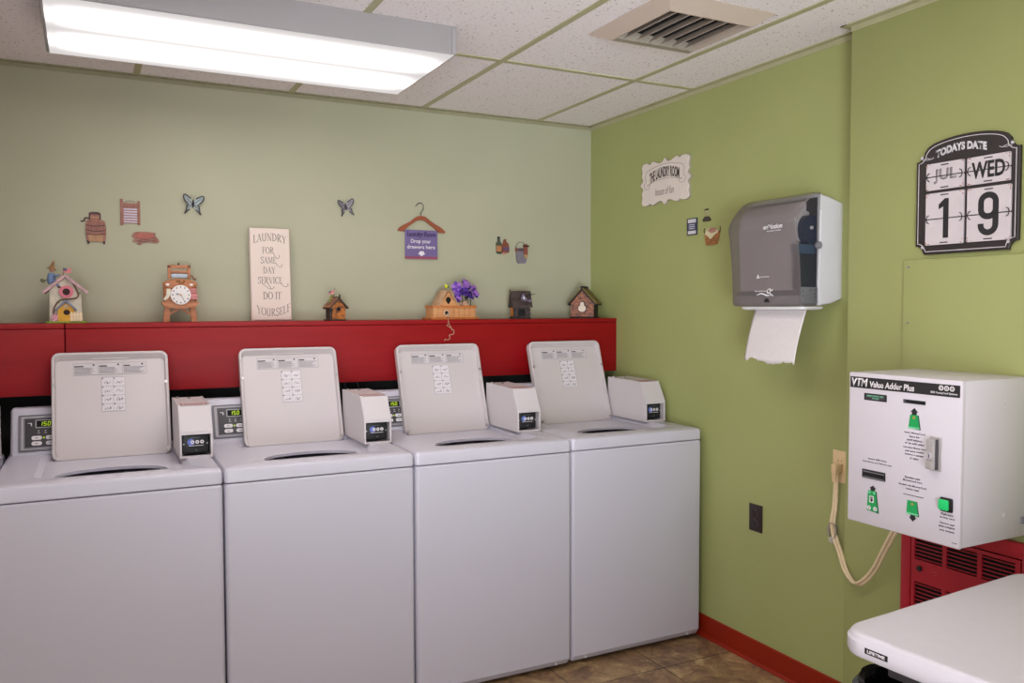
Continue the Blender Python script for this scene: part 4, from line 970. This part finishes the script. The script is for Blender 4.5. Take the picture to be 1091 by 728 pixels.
k = B().ball((-.028, -.02, .150), .0085, .007, .008, n=12).ball((-.034, -.022, .156), .0055, n=10).prism([(-.022, .146), (-.014, .150), (-.020, .154)], -.022, -.018, mi=1).ball((-.024, -.026, .147), .004, mi=1, n=8).tube([(-.028, -.02, .142), (-.028, -.02, .132)], .001, n=5, mi=1); k.build('bird', [mat('yellow_bird', (206, 208, 40), .7), BLACK], t)
k = B()
for i in range(14): k.ball((.048+random.uniform(-.032, .032), random.uniform(-.03, .02), .066+random.uniform(0, .016)), .012, .012, .008, n=8)
k.build('dried_moss', mat('dried_moss', (196, 160, 132), .9, var=.25, scale=80, bump=.4), t)
PUR = [mat('violet', (104, 62, 168), .6, var=.2, scale=40), mat('lilac', (164, 110, 196), .6, var=.15, scale=40), mat('deep_purple', (66, 34, 118), .6, var=.2, scale=40)]
def petal(k, c, d, up, l, wd, mi):
    d = Vector(d).normalized(); s = d.cross(Vector(up)).normalized(); n = s.cross(d); c = Vector(c)
    t_ = bmesh.new(); ro = []
    for i in range(5):
        f = i/4; w_ = wd*math.sin(.35+f*2.5)**.8; ctr = c+d*l*f+n*(.25*l*math.sin(f*1.8))
        ro.append([t_.verts.new(ctr+s*w_*q+n*abs(q)*w_*.25) for q in (-1, 0, 1)])
    for a, b in zip(ro, ro[1:]):
        for i in range(2): t_.faces.new((a[i], a[i+1], b[i+1], b[i]))
    k._merge(t_, mi)
def bloom(px, py, pz, dx, dy, dz, r, mi):
    k = B(); D = Vector((dx, dy, dz)).normalized(); a = D.orthogonal().normalized(); b = D.cross(a)
    for ring_, (n, tilt, l) in enumerate(((6, .35, 1.0), (5, .9, .75))):
        for i in range(n):
            th = i*2*math.pi/n+ring_*.5; dd = (a*math.cos(th)+b*math.sin(th))*math.cos(tilt)+D*math.sin(tilt)
            petal(k, (px, py, pz), dd, D, r*l, r*.36, (mi+(i+ring_) % 2) % 3 if random.random() < .5 else mi)
    k.ball((px+D.x*.004, py+D.y*.004, pz+D.z*.004), .003, mi=3, n=6)
    o = k.build('flower', PUR+[mat('pale_stamen', (214, 196, 214), .6)], t, smooth=60)
    sd = o.modifiers.new('s', 'SOLIDIFY'); sd.thickness = .0008
for px, pz, mi, r in ((.018, .120, 0, .026), (.030, .146, 0, .030), (.050, .158, 1, .030), (.060, .128, 0, .030), (.022, .100, 1, .024), (.074, .145, 0, .028), (.092, .134, 1, .030), (.104, .112, 1, .028), (.084, .104, 2, .026), (.108, .128, 0, .022), (.044, .118, 2, .026), (.070, .112, 0, .022)):
    bloom(px, -.018+random.uniform(-.02, .016), pz, random.uniform(-.6, .6)+(px-.06)*6, -1, random.uniform(-.1, .8), r, mi)
k = B()
for i in range(7):
    x = .03+i*.011; k.tube(spline([(x, -.01, .064), (x+random.uniform(-.01, .01), -.012, .095), (x+random.uniform(-.02, .02), -.016, .13)], 4), .0014, n=5)
for i in range(8):
    x = .078+random.uniform(-.05, .035); petal(k, (x, -.03, .085+random.random()*.05), (random.uniform(-1, 1), -.6, random.uniform(-.5, .6)), (0, 0, 1), .03, .006, 0)
o = k.build('stems', mat('dark_leaf', (40, 44, 36), .6, var=.2), t, smooth=60)
k = B(); P = [(-.040, -.050, .028), (-.034, -.060, .012), (-.048, -.085, .004), (-.056, -.108, -.002)]
pz = [(-.057, -.1115, -.016), (-.048, -.1115, -.030), (-.044, -.1125, -.040), (-.032, -.1125, -.050), (-.036, -.1125, -.064), (-.054, -.1125, -.068), (-.052, -.1125, -.080), (-.062, -.1125, -.090), (-.074, -.1125, -.086), (-.078, -.1125, -.094)]
k.tube(spline(P+pz, 5), .0014, n=6).tube(spline([(-.057, -.114, -.016), (-.066, -.1135, -.026), (-.050, -.1135, -.034), (-.040, -.1135, -.046)], 5), .0011, n=5)
k.build('curled_twine', MATS['twine'], t)

# small dark house with a tiled roof
t = thing('birdhouse', 'small dark brown birdhouse with orange side and a twig bunch on its roof', 'birdhouse', (-.487, -.135, ST), -14)
STONE = mat('dark_stone', (52, 41, 38), .7, var=.35, scale=60, bump=.4); SHING = mat('brown_shingle', (66, 52, 48), .7, var=.3, scale=50, bump=.3); AMB = mat('amber_board', (196, 118, 34), .6, var=.2, scale=40)
B().box(-.045, .045, -.042, .040, 0, .008, .002).build('base', STONE, t)
k = B().prism([(-.038, .008), (.038, .008), (.038, .058), (-.038, .058)], -.034, .036)
for s in (-.041, .035):
    for j in range(5): k.box(s, s+.006+.003*(j % 2), -.037, -.028, .009+j*.0098, .018+j*.0098, .001)
k.build('body', STONE, t)
k = B().box(-.0398, -.0375, -.028, .032, .012, .054)
for i in range(4): k.box(-.0405, -.039, -.026+i*.015, -.014+i*.015, .014, .052, .0005)
k.build('side_panel', AMB, t)
k = B().prism(rr(-.018, .018, .012, .046, .012, 5), -.0355, -.03); k.build('doorway', VOID, t)
k = B().tube([(p[0], -.036, p[1]) for p in rr(-.019, .019, .011, .047, .012, 5)], .0022, closed=True, n=6); k.build('door_arch', STONE, t)
t_ = bmesh.new(); k = B()
for s in (-1, 1):
    k.prism_x([(0, .128), (s*.050, .054), (s*.050, .060), (s*.006, .132)] if s > 0 else [(0, .128), (-.006, .132), (-.050, .060), (-.050, .054)], -.048, .050)
    for j in range(5):
        f = j/5; y = s*(.050*(1-f)); z = .060+.072*f
        for i in range(6): k.box(-.048+i*.0163+.001, -.048+(i+1)*.0163, min(y, y-s*.012), max(y, y-s*.012), z-.001, z+.0155, .001, mod=lambda X, Y, Z, y=y, z=z, s=s: (X, y-s*(Z-z)*.66+(Y-y)*.25, Z))
t_.free()
k.box(-.050, .052, -.005, .005, .128, .134, .001); k.tube([(-.047, 0, .13), (-.049, 0, .140)], .003, n=6)
k.build('roof', SHING, t)
k = B().prism_x([(-.045, .060), (.045, .060), (0, .126)], -.044, -.040); k.build('gable', STONE, t, smooth=0)
k = B()
for i in range(9): k.tube(spline([(.012, -.034, .094), (.012+random.uniform(-.02, .02), -.040, .104), (.020+random.uniform(-.05, .045), -.042, .112+random.uniform(-.02, .028))], 4), .0014, n=5)
for i in range(5): petal(k, (.018+random.uniform(-.02, .02), -.042, .092+random.uniform(-.012, .012)), (random.uniform(-1, 1), -.5, random.uniform(-1, 1)), (0, -1, .2), .024, .007, 1)
o = k.build('twig_bunch', [mat('black_twig', (34, 30, 30), .7), mat('dusty_mauve', (124, 112, 136), .6, var=.2, scale=60)], t)
k = B().ball((.008, -.046, .100), .006, .004, .010, mi=0, n=8); k.build('berry', mat('silver_berry', (206, 204, 212), .35), t)

# stone look birdhouse in the corner
BRK = mat('mottled_brick', (78, 64, 62), .7, c2=(180, 114, 82), scale=75, detail=4, bump=.2); MOSS = mat('mossy_shingle', (104, 82, 50), .8, c2=(138, 122, 60), scale=60, detail=5); CHAR = mat('charred_wood', (34, 29, 28), .7, var=.2)
t = thing('birdhouse', 'larger brick-fronted birdhouse with white gourd-shaped hole, nearest the corner', 'birdhouse', (-.118, -.130, ST), -46)
B().box(-.062, .062, -.056, .056, 0, .007, .002).build('base', CHAR, t)
B().prism([(-.057, .007), (.057, .007), (.059, .074), (0, .140), (-.059, .074)], -.050, -.044).build('front_wall', BRK, t, smooth=0)
B().prism([(-.056, .007), (.056, .007), (.058, .074), (0, .139), (-.058, .074)], -.044, .048).build('body', CHAR, t, smooth=0)
k = B()
for j in range(9): k.strip([(-.056+max(0, (.007+j*.0145-.074)*.9), .008+j*.0145), (.056-max(0, (.007+j*.0145-.074)*.9), .008+j*.0145)], .0012, -.0498)
k.build('mortar', mat('dark_mortar', (70, 56, 54), .8), t, smooth=0)
k = B()
for s in (-1, 1):
    mt = Matrix.Translation((0, 0, .148)) @ Matrix.Rotation(R(s*48), 4, 'Y'); k.box(-.002 if s > 0 else -.108, .108 if s > 0 else .002, -.064, .060, -.006, .001, .001, mi=1, mtx=mt)
    for j in range(5): k.box((.003+j*.0205 if s > 0 else -.003-j*.0205-.020), (.003+j*.0205+.020 if s > 0 else -.003-j*.0205), -.060, .060, .0005, .005, .001, mtx=mt)
for i in range(4): k.cyl((0, -.052+i*.032, .152), .008, .018, 'Y', 12, mi=1)
k.build('roof', [MOSS, CHAR], t)
k = B().prism(ell(.0, .050, .0225, .021, 24), -.0535, -.048).prism(ell(0, .072, .012, .014, 16), -.0535, -.048); k.build('hole_rim', CHAR, t)
k = B().prism(ell(.0, .049, .0195, .0175, 24), -.0550, -.052).prism(ell(0, .069, .0098, .0125, 16), -.0553, -.052); k.build('gourd_plate', mat('bone_white', (222, 206, 190), .6, var=.04), t)

# ------------------------------------------------------------------ pieces on the back wall
def decal(name, label, cat, x, z, wall='back', y=0):
    return thing(name, label, cat, (x, 0, z) if wall == 'back' else (0, y, z), 0 if wall == 'back' else -90)
DB = mat('decal_barrel', (134, 88, 78), .7, c2=(162, 112, 98), scale=60, stretch=(4, 1, 1)); DBD = mat('decal_dark', (84, 56, 56), .7, var=.2, scale=60); DBO = mat('decal_ochre', (172, 132, 98), .7, var=.12, scale=50)
t = decal('wall_cutout', 'flat brown barrel washtub cutout with side crank, left on the back wall', 'wall decoration', -2.307, 1.671)
k = B().prism([(-.022, .088), (-.021, .122), (-.012, .126), (.012, .126), (.021, .121), (.022, .088)], -.005, 0).prism([(-.016, .096), (-.015, .116), (.015, .116), (.016, .096)], -.0056, -.004, 1).box(-.016, .016, -.0062, -.005, .103, .108, mi=2); k.build('wringer', [DBD, DB, DBO], t, smooth=0)
k = B().prism([(-.032, .086), (.036, .086), (.040, .062), (.038, .020), (.030, .010), (-.024, .010), (-.032, .022), (-.034, .062)], -.006, 0, 0).prism(ell(.002, .087, .034, .010, 20), -.0066, 0, 0)
k.prism([(-.030, .010), (-.020, .010), (-.020, .006), (-.022, -.0), (-.027, .0), (-.030, .016)], -.006, 0, 1).prism([(.026, .010), (.036, .014), (.034, .0), (.029, .0)], -.006, 0, 1)
k.prism([(-.024, .036), (.030, .036), (.026, .010), (-.020, .010)], -.0068, -.005, 2)
for z in (.072, .052, .038): k.strip(spline([(-.033, z+.003), (0, z-.002), (.038, z+.003)], 4), .003, -.0066, 1)
for i in range(9): k.strip([(-.030+i*.0083, .054), (-.030+i*.0083, .070)], .0008, -.0064, 1)
k.build('tub', [DB, DBD, DBO], t, smooth=0)
B().tube(spline([(-.020, -.004, .100), (-.034, -.004, .102), (-.038, -.004, .090), (-.050, -.004, .088)], 4), .0025, n=6).build('crank', DBD, t)
t = decal('wall_cutout', 'flat wooden washboard cutout with pale slats on the back wall', 'wall decoration', -2.180, 1.750)
k = B().box(-.036, -.025, -.006, 0, 0, .104, .001).box(.027, .037, -.006, 0, .002, .098, .001).box(-.026, .028, -.005, 0, .070, .088, .001).box(-.026, .028, -.004, 0, .008, .070); k.build('frame', [DB], t)
B().strip(spline([(-.020, .090), (.0, .098), (.020, .092)], 4), .0016, -.004).build('top_rail', DBD, t)
k = B()
for j in range(6): k.box(-.024, .026, -.0052, -.003, .010+j*.0102, .0165+j*.0102, .0008)
k.build('slats', mat('slat_lilac', (196, 186, 200), .6), t)
t = decal('wall_cutout', 'flat folded rust-red cloth cutout right of the barrel washtub cutout', 'wall decoration', -2.127, 1.668)
k = B().prism(spline([(-.050, .040), (-.036, .056), (.010, .058), (.040, .054), (.038, .044), (.052, .026), (.046, .014), (.010, .016), (-.012, .012), (-.018, .004), (-.030, .008), (-.030, .016), (-.048, .018), (-.040, .026), (-.050, .040)], 3)[:-1], -.005, 0)
k.prism([(-.040, .040), (-.030, .052), (.030, .050), (.032, .036), (.010, .030), (-.024, .028)], -.0058, -.004, 1)
for P in ([(-.036, .034), (0, .026), (.034, .034)], [(-.030, .022), (-.004, .018), (.02, .024), (.044, .020)], [(-.010, .030), (-.024, .016)]): k.strip(spline(P, 4), .0018, -.0056, 2)
k.build('cloth', [mat('cloth_rust', (134, 92, 80), .8, c2=(166, 122, 106), scale=40), mat('cloth_coral', (170, 100, 88), .8, var=.1, scale=40), DBD], t, smooth=0)
def butterfly(x, z, lab, cols, s, rot):
    t = decal('butterfly_ornament', lab, 'butterfly', x, z); t.rotation_euler = (0, R(rot), 0)
    for sd, n in ((-1, 'wing'), (1, 'wing')):
        k = B()
        for P, mi in (([(.003, .004), (.012, .022), (.036, .034), (.044, .030), (.040, .014), (.026, .0), (.006, -.002)], 0), ([(.003, .0), (.020, -.002), (.028, -.012), (.030, -.030), (.036, -.042), (.028, -.034), (.016, -.022), (.006, -.010)], 0)):
            Q = spline([(sd*a*s, b*s) for a, b in P+[P[0]]], 4)[:-1]
            mt = Matrix.Rotation(R(-sd*22), 4, 'Z') @ Matrix.Translation((0, -.004, 0))
            k.prism(Q, -.0008, .0008, 0, mtx=mt)
            k2_ = [(sd*a*s, b*s) for a, b in P]
            tt = B(); tt.strip(spline(k2_[1:-1], 4), .006*s, -.0008, 1); me = bpy.data.meshes.new('t'); tt.bm.to_mesh(me); tt.bm.free(); me.transform(mt)
            for p in me.polygons: p.material_index = 1
            k.bm.from_mesh(me); bpy.data.meshes.remove(me)
            tt = B()
            for q in (.3, .6):
                tt.strip([(sd*.004*s, 0), (sd*(P[2][0]*(1-q)+P[4][0]*q)*s, (P[2][1]*(1-q)+P[4][1]*q)*s)], .0014*s, -.0008, 1)
            me = bpy.data.meshes.new('t'); tt.bm.to_mesh(me); tt.bm.free(); me.transform(mt)
            for p in me.polygons: p.material_index = 1
            k.bm.from_mesh(me); bpy.data.meshes.remove(me)
        k.build('wing', cols, t, smooth=0)
    B().tube(spline([(0, -.006, -.014*s), (0, -.008, 0), (0, -.008, .012*s)], 4), [.002+.003*math.sin(i/8*3.1) for i in range(9)], n=8).ball((0, -.008, .014*s), .0035, n=8).build('body', BLACK, t)
    for q in (-1, 1): B().tube(spline([(q*.001, -.009, .016*s), (q*.004, -.009, .030*s), (q*.010, -.006, .040*s)], 4), .0005, n=5).build('antenna', BLACK, t)
BW = mat('wing_black', (72, 72, 72), .6, var=.3, scale=90)
butterfly(-1.943, 1.847, 'pale blue-grey butterfly ornament high above the washtub clock', [mat('wing_blue', (160, 172, 172), .6, var=.2, scale=60), BW], 1.0, 4)
butterfly(-1.300, 1.868, 'smaller lilac and black butterfly ornament left of the hanger sign', [mat('wing_lilac', (138, 128, 138), .6, var=.25, scale=60), BW], .92, -9)
# hanger sign
t = decal('hanger_sign', 'purple Laundry Room banner hung on a small wooden coat hanger on the back wall', 'sign', -.942, 1.645)
HW = mat('hanger_wood', (142, 74, 46), .45, var=.15, scale=20)
k = B(); up_ = spline([(-.114, .132), (-.100, .148), (-.052, .174), (-.022, .196), (0, .200), (.022, .196), (.052, .174), (.100, .148), (.122, .130)], 6)
k.prism(up_+[(.118, .124), (.090, .126), (.060, .150), (.020, .178), (0, .182), (-.020, .178), (-.060, .152), (-.082, .132), (-.112, .126)], -.012, -.002).box(-.105, .112, -.009, -.004, .126, .130, .001); k.build('hanger', HW, t)
B().tube(spline([(0, -.007, .195), (.0, -.007, .215), (.010, -.007, .232), (.012, -.007, .248), (.002, -.007, .260), (-.014, -.007, .258), (-.026, -.007, .244)], 5), .0018, n=7).build('hook', mat('dark_steel', (84, 82, 84), .35, metal=.7), t)
bo = B().box(-.081, .081, -.0105, -.008, .0, .134, .0008).box(-.081, .081, -.0108, -.009, 0, .012, mi=1).build('banner', [mat('banner_purple', (108, 92, 138), .7, var=.06), mat('banner_rose', (140, 66, 92), .7)], t, smooth=0)
text('Laundry Room', mat('banner_dark', (54, 40, 84), .7), bo, -.072, .097, .144, .030, y=-.0106, shear=.25, bold=.03)
text('Drop your', WHT, bo, -.052, .068, .100, .024, y=-.0106, bold=.015); text('drawers here', WHT, bo, -.071, .047, .140, .018, y=-.0106, bold=.015)
B().prism([(-.010, .036), (.012, .036), (.012, .026), (.021, .026), (.001, .013), (-.019, .026), (-.010, .026)], -.0112, -.0104).build('down_arrow', WHT, bo, smooth=0)
# bottles and bucket
t = decal('wall_cutout', 'small cutout of a green and a brown bottle, left of the bucket cutout', 'wall decoration', -.512, 1.680)
G1 = mat('bottle_green', (66, 72, 56), .5, var=.3, scale=60); G2 = mat('bottle_brown', (120, 66, 44), .5, var=.25, scale=60); LB = mat('bottle_label', (170, 112, 70), .7, var=.15, scale=60)
k = B().prism(spline([(-.036, .004), (-.038, .050), (-.036, .056), (-.030, .062), (-.030, .082), (-.018, .082), (-.016, .062), (-.008, .052), (-.008, .004), (-.022, .0), (-.036, .004)], 2)[:-1], -.006, 0).box(-.037, -.009, -.0066, -.004, .012, .040, mi=1).box(-.030, -.018, -.0068, -.004, .076, .084, mi=2); k.build('green_bottle', [G1, LB, BLACK], t, smooth=0)
k = B().prism(spline([(-.004, .006), (-.004, .046), (.002, .056), (.004, .070), (.016, .074), (.018, .060), (.030, .050), (.034, .014), (.024, .006), (-.004, .006)], 2)[:-1], -.006, 0).box(.0, .032, -.0066, -.004, .016, .034, mi=1).prism([(-.010, .0), (.012, -.002), (.018, .006), (.0, .010)], -.0072, -.004, 2); k.build('brown_bottle', [G2, mat('label_violet', (92, 66, 96), .7), mat('soap_pink', (180, 124, 112), .7)], t, smooth=0)
t = decal('wall_cutout', 'small grey metal bucket cutout with wire handle near the corner', 'wall decoration', -.410, 1.636)
k = B().prism(spline([(-.032, .068), (-.024, .006), (0, .0), (.024, .006), (.034, .066), (.0, .060), (-.032, .068)], 3)[:-1], -.008, 0).prism(ell(0, .068, .034, .008, 20), -.0086, 0, 1); k.build('pail', [mat('zinc', (98, 92, 100), .5, c2=(136, 128, 140), scale=12), mat('zinc_dark', (84, 66, 74), .6)], t, smooth=0)
B().tube([(.030*math.cos(R(a))-.004, -.005, .070+.036*math.sin(R(a))) for a in range(0, 181, 12)], .0015, n=6).build('wire_handle', mat('dark_green_wire', (70, 78, 66), .5), t)
k = B().box(.010, .032, -.012, -.006, .044, .096, .001).box(.008, .040, -.0125, -.006, .082, .090, mi=1).prism([(.012, .044), (.030, .044), (.026, .024), (.016, .026)], -.012, -.006, 2); k.build('brush', [mat('brush_red', (128, 66, 52), .6, var=.15), HOLE, mat('bristle_tan', (168, 132, 84), .8)], t, smooth=0)
B().ball((-.030, -.008, .066), .007, .004, .012, n=8).build('rag', mat('rag_rust', (126, 74, 58), .8), t)

# ------------------------------------------------------------------ pieces on the right wall
t = decal('wall_plaque', 'white scalloped Laundry Room plaque on the green wall', 'plaque', 0, 1.885, 'right', -.636)
t.rotation_euler = (0, 0, R(-90))
half = [(0, .205), (.016, .190), (.040, .186), (.066, .194), (.090, .200), (.108, .190), (.130, .198), (.160, .196), (.172, .182), (.166, .160), (.172, .140), (.160, .120), (.182, .100)]
Q = half+[(x, .200-z) for x, z in half[-2::-1]]; Q = Q+[(-x, z) for x, z in Q[-2:0:-1]]
def fit(s): return [(x*s, .100+(z-.100)*s) for x, z in spline(Q+[Q[0]], 3)[:-1]]
po = B().prism(fit(1.0), -.010, -.001, 1).prism(fit(.985), -.0152, -.009, 0).build('board', [mat('plaque_white', (222, 210, 200), .6, var=.03), mat('plaque_edge', (168, 156, 146), .6)], t, smooth=0)
text('THE LAUNDRY ROOM', mat('plaque_ink', (70, 58, 56), .7), po, -.108, .098, .216, .048, y=-.0156, bold=.03, warp=lambda a, b: (a, b+.020*(1-((a-.108)/.108)**2)))
text('house of fun', mat('plaque_ink_pale', (140, 126, 118), .7), po, -.066, .040, .135, .034, y=-.0156, shear=.3)
k = B()
for z0, h in ((.157, .020), (.092, .020)): k.strip([(x/100, z0+h*(1-(x/13)**2)) for x in range(-13, 14, 2)], .0018, -.0156)
for s in (-1, 1): k.strip(spline([(s*.130, .157), (s*.142, .140), (s*.136, .112), (s*.150, .100), (s*.140, .078), (s*.112, .082), (s*.108, .094), (s*.124, .100)], 4), .0016, -.0156)
k.build('ribbon_outline', MATS['plaque_ink_pale'], po, smooth=0)
t = decal('wall_cutout', 'tiny dark scrub brush cutout above the basket cutout', 'wall decoration', 0, 1.780, 'right', -.913)
k = B().prism([(-.012, .020), (.012, .020), (.026, .004), (.018, .0), (-.022, .0), (-.026, .006)], -.005, 0).prism([(-.013, .020), (.013, .020), (.012, .032), (.009, .046), (-.009, .046), (-.012, .032)], -.005, 0, 1).box(-.012, .012, -.0056, -.003, .046, .052, mi=0); k.build('brush', [mat('brush_dark', (66, 56, 50), .7, var=.2), mat('brush_tan', (160, 158, 112), .7)], t, smooth=0)
t = decal('wall_cutout', 'small navy and white soap box cutout on the green wall below the plaque', 'wall decoration', 0, 1.729, 'right', -.820)
k = B().box(-.032, .032, -.008, 0, 0, .072, .001).box(-.024, .029, -.0086, -.006, .004, .018, mi=1).box(-.024, .029, -.0086, -.006, .052, .068, mi=1).box(-.022, .027, -.0086, -.006, .022, .048, mi=2)
for j in range(3): k.box(-.016, .020, -.009, -.007, .026+j*.008, .029+j*.008, mi=1)
k.build('carton', [mat('carton_navy', (48, 50, 62), .6), mat('carton_white', (206, 202, 206), .6), mat('carton_blue', (74, 78, 112), .6)], t, smooth=0)
t = decal('wall_cutout', 'small wicker laundry basket cutout with pale cloth on the green wall', 'wall decoration', 0, 1.676, 'right', -.948)
k = B().prism(spline([(-.044, .054), (-.038, .012), (-.026, .001), (.026, .003), (.036, .014), (.044, .058), (0, .046), (-.044, .054)], 3)[:-1], -.007, 0)
for j in range(5):
    for i in range(9): k.box(-.034+i*.0078+(j % 2)*.003, -.030+i*.0078+(j % 2)*.003, -.0076, -.006, .006+j*.009, .0095+j*.009, mi=1)
for s in (-1, 1): k.tube([(s*.046, -.004, .050), (s*.052, -.004, .066), (s*.048, -.004, .074)], .002, n=5, mi=1)
k.build('basket', [mat('wicker', (156, 104, 58), .7, var=.25, scale=60), mat('wicker_dark', (104, 66, 38), .7)], t, smooth=0)
k = B().prism(spline([(-.042, .050), (-.020, .070), (.008, .072), (.036, .062), (.040, .052), (.020, .042), (-.004, .026), (-.016, .036), (-.042, .050)], 3)[:-1], -.009, -.001).prism(spline([(-.022, .062), (0, .074), (.026, .068), (.030, .056), (0, .052), (-.022, .062)], 3)[:-1], -.0098, -.004, 1)
k.strip(spline([(-.012, .060), (.006, .056), (.024, .062)], 4), .002, -.0096, 2); k.build('laundry', [mat('linen', (206, 196, 160), .8, var=.05), mat('cloth_mauve', (164, 116, 100), .8, var=.1), mat('cloth_line', (190, 160, 140), .8)], t, smooth=0)
